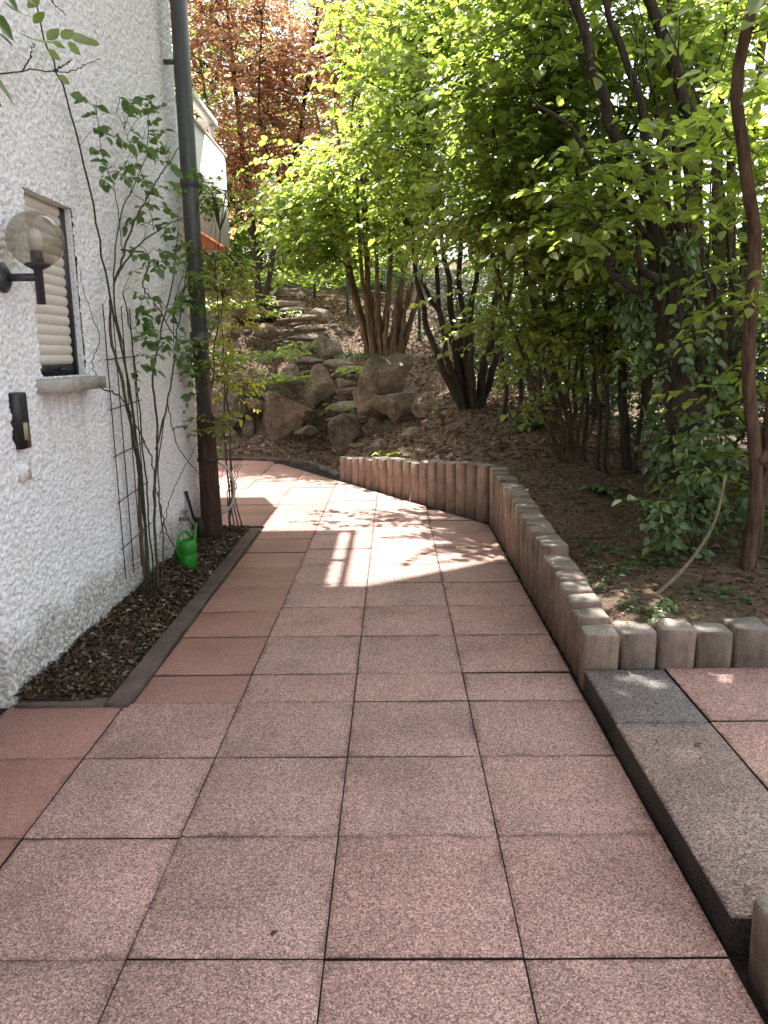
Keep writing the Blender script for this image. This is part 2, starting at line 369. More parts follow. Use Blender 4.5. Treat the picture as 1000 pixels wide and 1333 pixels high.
M['bark_dark'] = m_bark('dark_bark', (.022, .017, .014), (.085, .065, .05))
M['bark_stump'] = m_bark('coppice_bark', (.045, .03, .02), (.25, .17, .10), 1.3)
M['cane'] = m_bark('cane_bark', (.05, .042, .03), (.13, .115, .085), 2)
M['cane_green'] = m_bark('green_cane_bark', (.03, .042, .018), (.075, .095, .04), 2)
M['rock'] = m_rock('sandstone', (.10, .08, .058), (.23, .185, .135), (.40, .33, .25))
M['rock_brown'] = m_rock('brown_sandstone', (.07, .05, .034), (.16, .115, .08), (.25, .19, .135), .35)
M['rock_dark'] = m_rock('dark_stone', (.05, .04, .03), (.115, .09, .068), (.20, .165, .13), .3)
M['pipe'] = m_simple('pipe_paint_dark_grey', (.055, .057, .055), .45, .5, 0, .18, 6)
M['post'] = m_bark('standpipe_rust_brown', (.038, .021, .016), (.095, .05, .037), 1.2)
M['black'] = m_simple('black_plastic', (.014, .014, .015), .42, .5)
M['lampm'] = m_simple('lamp_anthracite', (.032, .034, .040), .5, .5)
M['beige'] = m_simple('label_plate', (.30, .27, .18), .5)
M['white'] = m_simple('white_plastic', (.72, .72, .70), .4, .5, 0, .05)
M['whitep'] = m_simple('white_painted_wood', (.62, .56, .52), .6, .4, 0, .12, 8)
M['orange'] = m_simple('orange_timber', (.50, .20, .09), .6, .3, 0, .2, 9)
M['slat'] = m_simple('shutter_cream', (.60, .55, .48), .5, .4, 0, .08, 5)
M['can'] = m_simple('green_can_plastic', (.018, .20, .014), .45, .4, 0, .25, 14)
M['can_dark'] = m_simple('can_inside', (.01, .12, .008), .5)
M['metal'] = m_simple('aged_brass', (.16, .13, .10), .45, .5, .6, .3, 60)
M['iron'] = m_simple('dark_iron', (.03, .024, .02), .7, .4, .2, .4, 40)
M['rust'] = m_simple('rusty_wire', (.06, .035, .025), .8, .3, 0, .4, 50)
M['hose'] = m_simple('grey_hose', (.42, .40, .37), .5)
M['fence'] = m_simple('green_fence_paint', (.018, .06, .042), .5)
M['road'] = m_simple('pale_asphalt', (.30, .29, .28), .9, .3, 0, .15, 3)
M['shadow_roof'] = m_simple('roof_tile', (.22, .10, .07), .8, .3, 0, .2, 5)
M['blue'] = m_simple('blue_sign', (.02, .10, .55), .4)

def m_plaster():
    t = NT('roughcast_plaster'); v = t.coord(); n = t.noise(v, 70, 3); n2 = t.noise(v, 1.6, 5, .6); n3 = t.noise(v, 240, 2)
    col = t.ramp(n, [(.30, (.70, .70, .70)), (.5, (.85, .85, .845))])
    col = t.mix(.35, col, t.ramp(n3, [(.3, (.6, .6, .62)), (.6, (1, 1, 1))]), 'MULTIPLY')
    fl = t.n('ShaderNodeSeparateColor'); t.l(t.vor(t.coord('Object', (1, 1, 1)), 105), fl.inputs[0])
    col = t.mix(t.ramp(fl.outputs[0], [(.78, (0, 0, 0)), (.86, (.6, .6, .6))], 'LINEAR'), col, t.ramp(fl.outputs[1], [(0, (.26, .26, .27)), (1, (.62, .61, .60))]))
    sp = t.n('ShaderNodeSeparateXYZ'); t.l(t.coord(), sp.inputs[0])
    sy = t.ramp(t.math('ADD', sp.outputs[1], 1.0), [(.08, (0, 0, 0)), (.14, (1, 1, 1)), (.62, (1, 1, 1)), (.68, (0, 0, 0))]); sz = t.ramp(t.math('MULTIPLY', sp.outputs[2], .5), [(.42, (0, 0, 0)), (.655, (1, 1, 1)), (.662, (0, 0, 0))])
    skn = t.ramp(t.noise(t.coord('Object', (16, 16, 1.2)), 1.2, 4), [(.42, (0, 0, 0)), (.65, (.55, .55, .55))])
    col = t.mix(t.math('MULTIPLY', t.math('MULTIPLY', sy, sz), skn), col, (.34, .31, .25))
    # splash dirt and algae near the ground, ragged edge
    hgt = t.math('ADD', sp.outputs[2], t.math('MULTIPLY', t.noise(v, 5, 5, .7), -.42))
    dm = t.ramp(hgt, [(0, (.85, .85, .85)), (.12, (0, 0, 0))])
    spk = t.ramp(t.noise(v, 55, 3), [(.42, (0, 0, 0)), (.58, (1, 1, 1))])
    col = t.mix(t.math('MULTIPLY', dm, .45), col, (.46, .41, .30)); col = t.mix(t.math('MULTIPLY', dm, t.math('MULTIPLY', spk, .7)), col, (.14, .115, .08))
    alg = t.ramp(n2, [(.52, (0, 0, 0)), (.8, (.3, .3, .3))]); col = t.mix(alg, col, (.60, .60, .52))
    return t.pbr(col, .95, t.bump(t.math('ADD', n, t.math('MULTIPLY', n3, .6)), .004), .2)
M['plaster'] = m_plaster()
def m_glass():
    t = NT('smoked_globe_glass'); b = t.n('ShaderNodeBsdfTransparent'); b.inputs[0].default_value = (.74, .71, .64, 1)
    g = t.n('ShaderNodeBsdfGlossy'); g.inputs['Roughness'].default_value = .04; g.inputs[0].default_value = (.9, .9, .9, 1)
    d = t.n('ShaderNodeBsdfDiffuse'); d.inputs[0].default_value = (.34, .31, .26, 1)
    lw = t.n('ShaderNodeLayerWeight'); fr = t.math('MULTIPLY', t.math('POWER', lw.outputs['Facing'], 3.5), .45)
    m1 = t.n('ShaderNodeMixShader'); m1.inputs[0].default_value = .16; t.l(b.outputs[0], m1.inputs[1]); t.l(d.outputs[0], m1.inputs[2])
    m2 = t.n('ShaderNodeMixShader'); t.l(t.math('ADD', fr, .04), m2.inputs[0]); t.l(m1.outputs[0], m2.inputs[1]); t.l(g.outputs[0], m2.inputs[2])
    t.l(m2.outputs[0], t.out.inputs[0]); return t.m
M['globe'] = m_glass()

# ------------------------------------------------------------------ terrain
PATH = np.array([(-5.5, -4), (.9, -4), (.905, 3.24), (.905, 6.62), (.845, 6.75), (-.62, 9.2), (-.66, 9.45), (-1.20, 10.66), (-1.91, 11.06), (-2.6, 11.2), (-5.5, 11.35)])
def inpoly(x, y, poly):
    c = np.zeros(x.shape, bool); n = len(poly)
    for i in range(n):
        (x1, y1), (x2, y2) = poly[i], poly[(i+1) % n]
        t = ((y1 > y) != (y2 > y)) & (x < (x2-x1)*(y-y1)/((y2-y1) if y2 != y1 else 1e-9)+x1); c ^= t
    return c
def T(x, y):
    x = np.asarray(x, float); y = np.asarray(y, float)
    hill = np.interp(y, [10.8, 11.5, 11.9, 12.3, 13, 15, 18, 22, 40, 120, 900], [.03, .10, .30, .62, .95, 1.72, 2.80, 3.5, 6, 12, 40])
    bed = np.interp(y, [-30, 3.2, 5, 6.6, 8, 9.5, 10.6, 11.5, 12.5, 15, 18, 22, 40, 120, 900], [.2, .25, .34, .44, .55, .78, 1.0, 1.28, 1.5, 2.0, 2.85, 3.5, 6, 12, 40])
    diag = np.clip((x+.95)/1.1, 0, 1); diag = diag*diag*(3-2*diag)
    z = hill*(1-diag)+bed*diag
    z = z+np.clip(x-1.0, 0, 2)*.05*np.clip((y-3.2)/2, 0, 1)
    drop = np.clip((x-np.interp(y, [6, 9.5, 11, 12.5, 16, 22], [2.5, 1.9, 1.0, .55, .5, 1.5]))/1.5, 0, 1)*np.clip((27-y)/8, 0, 1); drop = drop*drop*(3-2*drop); z = z*(1-drop)+drop*(.15+.04*np.clip(y, -10, 40))
    P = np.stack([x.ravel(), y.ravel(), np.zeros(x.size)], 1)
    near = np.clip(1.5-np.abs(y-8)/40, 0, 1)
    z = z+(fbm(P, 1.1, 4, 3).reshape(x.shape)*.06*near+fbm(P, 7, 2, 9).reshape(x.shape)*.012*near)*np.clip((y-3)/1.5, .3, 1)
    def cap(z, a, b, za, zb, slope, lo, hi):
        a = np.array(a); b = np.array(b); d = b-a; t = ((x-a[0])*d[0]+(y-a[1])*d[1])/(d@d); tc = np.clip(t, 0, 1)
        dist = np.hypot(x-a[0]-tc*d[0], y-a[1]-tc*d[1]); return np.minimum(z, za+(zb-za)*tc+slope*np.maximum(dist-.07, 0))
    z = cap(z, (.845, 6.75), (-.62, 9.2), .485, .25, .42, 0, 1); z = cap(z, (.905, 3.24), (.905, 6.7), .24, .475, .2, 0, 1)
    z = cap(z, (-.62, 9.2), (-1.2, 10.66), .10, .05, .5, 0, 1)
    left = (x < -2.2) & (y < 6)
    z = np.where(inpoly(x, y, PATH) | ((y < 3.24) & (x < 6)) | left, -.09, z)
    return z
def axis_pts(fine0, fine1, step, far, grow=1.25):
    a = list(np.arange(fine0, fine1+1e-6, step)); s = step
    while a[-1] < far: s *= grow; a.append(a[-1]+s)
    s = step
    while a[0] > -far: s *= grow; a.insert(0, a[0]-s)
    return np.array(a)
gx_, gy_ = axis_pts(-4, 5, .07, 900), axis_pts(2.8, 18.5, .07, 900)
GX, GY = np.meshgrid(gx_, gy_, indexing='ij'); GZ = T(GX, GY)
nx, ny = len(gx_), len(gy_); i = np.arange(nx-1)[:, None]*ny+np.arange(ny-1)[None]
tag(link('ground', np_mesh('ground', np.stack([GX, GY, GZ], -1).reshape(-1, 3), np.stack([i, i+ny, i+ny+1, i+1], -1).reshape(-1, 4), True), M['hill']), kind='structure')
def Tz(x, y): return float(T(np.array([x]), np.array([y]))[0])

# road behind the hedge, seen in bright specks through the leaves
bx = np.array([6.6, 12.0]); by = np.linspace(-6, 34, 60); RZ = T(np.full(60, 7.5), by)+.1
V = np.concatenate([np.stack([np.full(60, x), by, RZ], 1) for x in bx]); q = np.arange(59)
tag(link('road', np_mesh('road', V, np.stack([q, q+60, q+61, q+1], 1)), M['road']), kind='structure')

# ------------------------------------------------------------------ paving
def clip(poly, a, b):
    """keep what lies left of a->b"""
    out = []; a = np.array(a); b = np.array(b); d = b-a
    s = [d[0]*(p[1]-a[1])-d[1]*(p[0]-a[0]) for p in poly]
    for k in range(len(poly)):
        p, q, sp, sq = np.array(poly[k]), np.array(poly[(k+1) % len(poly)]), s[k], s[(k+1) % len(poly)]
        if sp >= 0: out.append(p)
        if (sp > 0 and sq < 0) or (sp < 0 and sq > 0): out.append(p+(q-p)*sp/(sp-sq))
    return out
path = tag(link('path', MB().box((-5.4, -3.5, -.085), (1.5, 11.3, -.012)).mesh('path'), M['joint']), kind='structure')
rng = np.random.default_rng(5)
BND = [((.815, -9), (.815, 6.6)), ((.78, 6.64), (-.70, 9.10)), ((-.70, 9.10), (-.735, 9.40)), ((-.735, 9.40), (-1.26, 10.56)), ((-1.26, 10.56), (-1.95, 10.93)), ((-1.95, 10.93), (-2.6, 11.07)), ((-2.6, 11.07), (-5.5, 11.2))]
def slab(poly, z, m, parent, gap=.0019, thick=.04, bev=.003):
    P = np.array(poly); c = P.mean(0); n = len(P)
    ar = .5*sum(P[k][0]*P[(k+1) % n][1]-P[(k+1) % n][0]*P[k][1] for k in range(n))
    if ar < .012: return
    g = np.maximum(np.linalg.norm(P-c, axis=1)[:, None], .05); P = c+(P-c)*(1-gap*rng.uniform(.3, .85)*1.35/g)
    b = MB().prism(P-c, -thick, 0, bev)
    me = b.mesh('slab'); me.materials.append(m); side_mat(me, M['joint']); o = link('slab', me, m, parent); o.location = (c[0], c[1], z+rng.normal(0, .0016)); o.rotation_euler = (rng.normal(0, .003), rng.normal(0, .003), rng.normal(0, .0012))
colsX = [-4.68, -4.18, -3.68, -3.182, -2.683, -2.185, -1.686, -1.187, -.688, -.190, .308, .815]
for ci in range(len(colsX)-1):
    x0, x1 = colsX[ci], colsX[ci+1]
    lft = x1 <= -.6
    rows = [-1.84, -1.34, -.845, -.345, .155, .653, 1.152, 1.652, 2.148, 2.636, 3.105, 3.40, 3.895]
    rows += [4.31, 4.79, 5.27, 5.70, 6.13] if lft else [4.385, 4.86, 5.31, 5.79, 6.28]
    while rows[-1] < 11.3: rows.append(rows[-1]+.495)
    for ri in range(len(rows)-1):
        y0, y1 = rows[ri], rows[ri+1]; poly = [(x0, y0), (x1, y0), (x1, y1), (x0, y1)]
        if x1 < -1.1 and y0 >= 3.0 and y1 <= 6.7: continue
        if x0 < -1.8 and y0 < 6.4 and y1 > 3.0: continue
        if x0 < -2.7 and y0 < 6: continue
        if -1.2 < x0 < -1.1 and 3.0 < y0 < 6.4: poly = [(-1.158, y0), (x1, y0), (x1, y1), (-1.158, y1)]
        if x1 < -1.1 and y0 < 6.62 < y1: poly = [(x0, 6.62), (x1, 6.62), (x1, y1), (x0, y1)]
        for a, b in BND:
            if poly and (a[1] < 0 or (a[1] < 7 and y1 > 6.3) or (a[1] > 7 and x1 < -.6 and y1 > 8.9)): poly = clip(poly, a, b)
        if len(poly) < 3: continue
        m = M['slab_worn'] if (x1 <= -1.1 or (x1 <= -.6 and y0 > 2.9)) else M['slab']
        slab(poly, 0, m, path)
# raised terrace behind the step
terr = tag(link('terrace', MB().box((1.1, -3, -.085), (5.9, 3.18, .075)).mesh('terrace'), M['joint']), kind='structure')
for a in range(9):
    for b in range(9):
        x0 = 1.182+a*.5; y1 = 3.20-b*.497
        slab([(x0, y1-.497), (x0+.5, y1-.497), (x0+.5, y1), (x0, y1)], .100, M['slab'], terr, thick=.03)
st = empty('concrete_step', (1.0, 2.43, 0), 'dark aggregate concrete step edging the raised pink terrace on the right', 'step')
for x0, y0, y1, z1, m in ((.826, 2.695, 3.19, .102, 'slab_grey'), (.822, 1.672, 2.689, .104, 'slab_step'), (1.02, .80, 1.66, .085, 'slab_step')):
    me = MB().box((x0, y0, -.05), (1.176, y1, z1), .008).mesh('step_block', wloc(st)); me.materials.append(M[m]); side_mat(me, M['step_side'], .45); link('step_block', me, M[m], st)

# ------------------------------------------------------------------ palisades
pal = empty('palisade_wall', (.9, 6.6, 0), 'brown concrete palisade wall retaining the hedge bed beside the path', 'retaining wall')
rng = np.random.default_rng(8)
def pal_block(c, ang, wd, dp, z1, m, parent, z0=-.06, bev=.012, rmax=.032):
    """one palisade: front corners rounded, top edge rounded, a little uneven"""
    h = wd/2-.0052; r_ = min(rmax, h*.5)
    poly = [(-h, dp), (-h, r_*.6), (-h+r_*.45, r_*.12), (-h+r_, 0), (h-r_, 0), (h-r_*.45, r_*.12), (h, r_*.6), (h, dp)]
    b = MB().prism(np.array(poly), z0, z1+rng.normal(0, .008), bev)
    V = np.concatenate(b.V); b.V = [V]
    k = V[:, 2] > z1-.1
    V[k, 2] += fbm(np.c_[V[k, 0]+c[0]*7, V[k, 1]+c[1]*7, V[k, 2]], 14, 2, 4)*.008
    me = b.mesh('palisade_block'); me.materials.append(M['palgrey']); side_mat(me, m, .75); o = link('palisade_block', me, m, parent)
    o.location = np.array([c[0], c[1], 0])-wloc(parent); o.rotation_euler = (rng.normal(0, .011), rng.normal(0, .009), ang+rng.normal(0, .02))
n = 23
for k in range(n):          # along the path, faces look left
    y = 3.205+.15*(k+.5); pal_block((.832+rng.normal(0, .002), y), -math.pi/2, .149, .15, np.interp(y, [3.2, 3.6, 4.4, 5.25, 6.6], [.262, .31, .39, .45, .50]), M['pal'], pal)
A, B = np.array([.80, 6.70]), np.array([-.675, 9.13]); Ld = np.linalg.norm(B-A); n = 18
for k in range(n):          # diagonal run at the end of the bed
    p = A+(B-A)*(k+.5)/n; d = (B-A)/Ld; ang = math.atan2(-d[1], -d[0])
    pal_block(p, ang, Ld/n-.001, .14, np.interp((k+.5)/n, [0, 1], [.515, .275]), M['pal'], pal, rmax=.04)
for k in range(9):          # short run across, faces look at the camera
    pal_block((.985+.003+.167*(k+.5), 3.205), 0, .166, .16, .265+.002*k, M['paltop'], pal)
pal2 = empty('low_palisade', (.95, 1.4, 0), 'pair of low rounded concrete palisades in the bottom right corner', 'palisade')
for k in range(3): pal_block((.838+.008*k, 1.552-.165*k), -math.pi/2, .160, .17, .20, M['paltop'], pal2, bev=.016, rmax=.05)

# ------------------------------------------------------------------ kerbs and beds
kb = empty('bed_kerb', (-1.2, 4.8, 0), 'narrow dark concrete kerb around the soil bed along the house', 'kerb')
ys = [3.06, 3.98, 4.62, 5.52, 6.48]
for a, b in zip(ys[:-1], ys[1:]): MB().box((-1.262, a+.003, -.06), (-1.164, b-.003, .022), .008).build('kerb_stone', M['kerb'], kb)
MB().box((-1.655, 3.062, -.06), (-1.266, 3.142, .018), .008).build('kerb_stone', M['kerb'], kb)
kb2 = empty('curved_kerb', (-1.6, 10.8, 0), 'curved dark kerb closing the far end of the path below the rocks', 'kerb')
C2 = spline([(-4.6, 11.17, 0), (-2.6, 11.10, 0), (-1.94, 10.96, 0), (-1.26, 10.60, 0), (-.93, 9.95, 0), (-.70, 9.42, 0)], 60)
sl = np.r_[0, np.cumsum(np.linalg.norm(np.diff(C2, axis=0), axis=1))]; ns = 12
for k in range(ns):
    ss = np.linspace(sl[-1]*k/ns+.004, sl[-1]*(k+1)/ns-.004, 4); P = np.stack([np.interp(ss, sl, C2[:, a]) for a in range(2)], 1)
    d = unit(np.gradient(P, axis=0)); nn = np.stack([-d[:, 1], d[:, 0]], 1)
    poly = np.vstack([P-nn*0, (P+nn*.07)[::-1]]) 
    if np.cross(poly[1]-poly[0], poly[-1]-poly[0]) < 0: poly = poly[::-1]
    MB().prism(poly, -.06, .034, .008).build('kerb_stone', M['kerb'], kb2)
# soil bed by the house
xs = np.arange(-1.70, -1.255, .02); ysb = np.arange(3.09, 6.60, .02); BX, BY = np.meshgrid(xs, ysb, indexing='ij')
def bedz(x, y): 
    P = np.stack([np.ravel(x), np.ravel(y), 0*np.ravel(x)], 1); return (.005+fbm(P, 5, 3, 21)*.018+fbm(P, 22, 2, 5)*.008).reshape(np.shape(x))+np.clip(-1.3-x, 0, .3)*.09
i = np.arange(len(xs)-1)[:, None]*len(ysb)+np.arange(len(ysb)-1)[None]; k = len(ysb)
tag(link('flower_bed', np_mesh('flower_bed', np.stack([BX, BY, bedz(BX, BY)], -1).reshape(-1, 3), np.stack([i, i+k, i+k+1, i+1], -1).reshape(-1, 4), True), M['soil']), kind='structure')

def litter(name, label, x, y, z, L, m, rng, curl=.35, tilt=.45):
    n = len(x); a = rng.uniform(0, 2*math.pi, n); ax = np.stack([np.cos(a), np.sin(a), rng.normal(0, .2, n)], 1)
    nr = np.array([0, 0, 1.])+rng.normal(0, tilt, (n, 3))
    V, F = leaf_geo(np.stack([x, y, z], 1), ax, nr, L*rng.uniform(.4, 1.25, n), L*rng.uniform(.2, .7, n), .25, curl, False)
    return tag(link(name, np_mesh(name, V, F), m), label, 'leaf litter', kind='stuff')
rng = np.random.default_rng(77)
n = 10000; x = rng.uniform(-1.66, -1.27, n); y = 3.10+3.42*rng.uniform(0, 1, n)**.9
litter('leaf_litter', 'dry brown leaves and bark bits covering the bed along the house', x, y, bedz(x, y)+rng.uniform(.0, .02, n), .029*rng.uniform(.25, 1.6, n), M['litter_dark'], rng)
n = 26000; x = rng.uniform(-3.2, 2.6, n); y = rng.uniform(6.9, 18, n); z = T(x, y); k = (z > .0); x, y, z = x[k], y[k], z[k]
litter('leaf_litter', 'fallen brown leaves scattered over the rocky slope and hedge bed', x, y, z+rng.uniform(.0, .02, len(x)), .062, M['litter'], rng)
n = 3000; x = rng.uniform(1.0, 3.2, n); y = rng.uniform(3.4, 7.2, n); z = T(x, y)
litter('leaf_litter', 'thin crumbs of dead leaves on the dark soil behind the palisades', x, y, z+rng.uniform(.0, .008, len(x)), .028, M['litter_dark'], rng)

tb_ = MB()
for k in range(150):
    x0, y0 = (rng.uniform(1.05, 2.6), rng.uniform(3.45, 8)) if k % 2 else (rng.uniform(-2.6, 1.4), rng.uniform(10.2, 15))
    a = rng.uniform(0, 6.3); L = rng.uniform(.06, .32); P = np.array([[x0+math.cos(a+.3*q)*L*q/3, y0+math.sin(a+.3*q)*L*q/3] for q in range(4)]); z = T(P[:, 0], P[:, 1])
    if z.min() < .02: continue
    tb_.tube(np.c_[P, z+.008], [.005, .0045, .004, .002], 4)
tag(tb_.build('fallen_twigs', M['cane']), 'dead twigs strewn over the soil of bed and slope', 'twigs', kind='stuff')
n = 2600; x = rng.uniform(1.0, 2.8, n); y = rng.uniform(3.4, 7.4, n); z = T(x, y)
litter('leaf_litter', 'pale dry leaf pieces lying on the hedge bed', x, y, z+rng.uniform(.0, .01, len(x)), .03*rng.uniform(.4, 1.6, n), M['litter'], rng)

# ------------------------------------------------------------------ house
WX, YF, YR = -1.67, 3.10, 6.45
WY0, WY1, WZ0, WZ1 = 3.665, 4.20, 1.395, 2.24
house = empty('house', (-4, 4.5, 0), 'white roughcast house wall with shuttered window on the left', 'house')
def worley(u, v, seed):
    """height of round lumps thrown at random: 1 at a lump's centre, 0 between lumps"""
    iu, iv = np.floor(u).astype(np.int64), np.floor(v).astype(np.int64); best = np.zeros(u.shape); z = np.zeros_like(iu)
    for a in (-1, 0, 1):
        for b_ in (-1, 0, 1):
            cu, cv = iu+a, iv+b_; x = cu+_hash(cu, cv, z, seed); y = cv+_hash(cu, cv, z+1, seed); r_ = .55+.5*_hash(cu, cv, z+2, seed)
            best = np.maximum(best, (1-((u-x)**2+(v-y)**2)/r_**2)*(.5+.5*_hash(cu, cv, z+3, seed)))
    return best
def rough(u, v, seed=0):
    w1 = .25*vnoise(np.stack([u*30, v*30, 0*u], 1), 5)
    return .015*worley(u*48+w1, v*48-w1, 40+seed)+.0055*worley(u*88+w1, v*88, 50+seed)-.003
gyw = np.unique(np.r_[np.arange(YF, 4.7, .0055), np.arange(4.7, YR, .0085), WY0, WY1, YR]); gzw = np.unique(np.r_[np.arange(-.06, 2.9, .0062), np.arange(2.9, 4.75, .0085), WZ0, WZ1])
YY, ZZ = np.meshgrid(gyw, gzw, indexing='ij'); P = np.stack([np.full(YY.size, WX), YY.ravel(), ZZ.ravel()], 1); h = rough(P[:, 1], P[:, 2])
edge = np.minimum(np.minimum(YY-YF, YR-YY), 1).ravel(); onwin = (P[:, 1] >= WY0-1e-6) & (P[:, 1] <= WY1+1e-6) & (P[:, 2] >= WZ0-1e-6) & (P[:, 2] <= WZ1+1e-6)
P[:, 0] += np.where(edge < .001, 0, h); P[:, 0] -= .012*np.exp(-(edge/.012)**2)
nz = len(gzw); i = np.arange(len(gyw)-1)[:, None]*nz+np.arange(nz-1)[None]
keep = ~((gyw[:-1, None] >= WY0-1e-6) & (gyw[1:, None] <= WY1+1e-6) & (gzw[None, :-1] >= WZ0-1e-6) & (gzw[None, 1:] <= WZ1+1e-6))
F = np.stack([i, i+nz, i+nz+1, i+1], -1)[keep]
wall = link('wall', np_mesh('wall', P-wloc(house), F, True), M['plaster'], house); LOC[wall.name] = wloc(house)
# front return of the wall, rough as well, with plain upper walls round the rest of the house
gxw = np.arange(-2.25, WX+.001, .0085); gz2 = np.arange(-.06, 2.6, .0085)
XX, ZZ = np.meshgrid(gxw, gz2, indexing='ij'); P = np.stack([XX.ravel(), np.full(XX.size, YF), ZZ.ravel()], 1); hh = rough(P[:, 0], P[:, 2], 7)
ed = (WX-XX).ravel(); P[:, 1] -= np.where(ed < .001, 0, hh); P[:, 1] += .012*np.exp(-(ed/.012)**2)
nz = len(gz2); i = np.arange(len(gxw)-1)[:, None]*nz+np.arange(nz-1)[None]
link('wall', np_mesh('wall', P-wloc(house), np.stack([i, i+nz, i+nz+1, i+1], -1).reshape(-1, 4), True), M['plaster'], house)
b = MB(); b.box((-8, YF+.02, 4.70), (WX-.004, YR-.01, 9.0)); b.box((-8, YF+.03, -.06), (WX-.16, YR-.004, 4.71)); b.box((-8, -3, 2.6), (-1.62, YF-.002, 9.0)); b.box((-8, -3, -.06), (-2.3, YF-.02, 2.599))  # the two near boxes: unseen porch overhang and wall, added to shade left paving
b.box((WX-.16, YR-.03, -.06), (WX-.003, YR-.003, 4.71))
b.build('wall', M['plaster'], house)
# unseen roofs, added and shaped for the path's shadows: upper, and over balcony
b = MB(); b.prism([(-9, -3.4), (-.87, -3.4), (-.87, 10.40), (-1.95, 9.70), (-9, 9.70)], 9.0, 9.25); b.build('shadow_roof', M['shadow_roof'], house)
b = MB(); b.box((-4.2, YR, 5.5), (-1.56, 9.42, 5.6)); b.box((-1.47, YR, 5.50), (-1.42, 9.42, 5.56))
for q in range(4): b.box((-1.56, 6.6+q*.92, 5.53), (-1.43, 6.66+q*.92, 5.56))  # beam and ties past the gap, added for a striped shadow edge
b.build('balcony_shadow_roof', M['whitep'], house)
# balcony with rendered parapet and orange timber underside
bal = MB().box((-3.6, YR+.002, 2.72), (-1.92, 9.5, 3.72)).build('balcony', M['plaster'], house)
for q in range(6): MB().box((-3.59+q*.277, YR+.01, 2.68), (-3.59+q*.277+.270, 9.49, 2.719)).build('soffit_board', M['orange'], bal)
MB().box((-3.6, YR+.01, 3.721), (-1.90, 9.52, 3.75)).build('coping', M['whitep'], bal)
fr = MB(); fr.box((-2.06, 7.2, 4.03), (-1.99, 9.52, 4.12)); fr.box((-3.6, 9.45, 4.025), (-2.061, 9.52, 4.115)); fr.box((-2.05, 9.3, 3.75), (-2.0, 9.35, 4.029)); fr.build('balcony_rail_frame', M['whitep'], house)
# window
win = MB().box((WX-.155, WY0-.002, WZ0-.002), (WX-.13, WY1+.002, WZ1+.002)).build('window', M['black'], house)
rv = MB(); rv.add([(WX+.002, WY0, WZ0), (WX-.13, WY0, WZ0), (WX-.13, WY0, WZ1), (WX+.002, WY0, WZ1)], np.array([[0, 1, 2, 3]]))
rv.add([(WX+.002, WY1, WZ0), (WX-.13, WY1, WZ0), (WX-.13, WY1, WZ1), (WX+.002, WY1, WZ1)], np.array([[3, 2, 1, 0]]))
rv.add([(WX+.002, WY0, WZ1), (WX-.13, WY0, WZ1), (WX-.13, WY1, WZ1), (WX+.002, WY1, WZ1)], np.array([[0, 1, 2, 3]]))
rv.build('reveal', M['plaster'], win)
ns = 16; hz = (WZ1-(WZ0+.055))/ns
for k in range(ns):
    z0 = WZ0+.055+k*hz; t = np.linspace(0, 1, 7); px = WX-.050+.011*np.sin(t*math.pi)**.7; pz = z0+.0004+t*(hz-.0008)
    V = np.concatenate([np.stack([px, np.full(7, yy), pz], 1) for yy in (WY0+.001, WY1-.042)]); q = np.arange(6)
    link('shutter_slat', np_mesh('shutter_slat', V-wloc(house), np.stack([q, q+7, q+8, q+1], 1), True), M['slat'], win)
MB().box((WX-.125, WY1-.04, WZ0), (WX-.030, WY1-.001, WZ1), .003).build('guide_rail', M['black'], win)
b = MB(); b.box((WX-.11, WY0+.001, WZ0+.004), (WX-.036, WY1-.041, WZ0+.054), .004); b.box((WX-.036, WY0+.05, WZ0+.022), (WX-.022, WY0+.16, WZ0+.036)); b.box((WX-.036, WY0+.30, WZ0+.022), (WX-.022, WY0+.41, WZ0+.036)); b.build('bottom_rail', M['black'], win)
MB().box((WX-.13, WY0-.065, 1.322), (WX+.115, WY1-.01, 1.386), .006).build('sill', m_concrete('sill_concrete', (.40, .39, .36), 160, .4, .3), win)

# downpipe at the corner with brown standpipe, hose loop on its clamp
PXc, PYc = -1.515, 6.17
dp = empty('downpipe', (PXc, PYc, 0), 'dark grey rain downpipe with rust brown standpipe at the house corner', 'pipe')
MB().tube([(PXc, PYc, 1.02), (PXc-.012, PYc, 2.6), (PXc-.012, PYc, 5.5)], [.062, .062, .062], 20).build('pipe', M['pipe'], dp, True)
for z in (2.78, 1.62): MB().lathe((PXc-.01, PYc, z), [(.060, -.05), (.072, -.045), (.072, .045), (.060, .05)], 20).build('collar', M['pipe'], dp, True)
MB().lathe((PXc, PYc, 0), [(.088, -.03), (.086, .1), (.078, .55), (.072, 1.0), (.060, 1.03)], 18).build('standpipe', M['post'], dp, True)
MB().lathe((PXc, PYc, .66), [(.074, -.02), (.086, -.018), (.086, .018), (.074, .02)], 18).build('clamp', M['iron'], dp, True)
for z in (1.9, 3.6): MB().box((WX-.002, PYc-.02, z-.012), (PXc-.05, PYc+.02, z+.012)).build('bracket', M['pipe'], dp)
a = np.linspace(-1.45, 1.6, 26); hp = np.stack([PXc+.07+.13*np.cos(a), np.full(26, PYc+.01), .42+.21*np.sin(a)], 1)
hs_ = MB(); hs_.tube(hp, .011, 8); tag(hs_.build('hose', M['hose'], smooth=True), 'pale grey hose looped over the brown standpipe', 'hose')

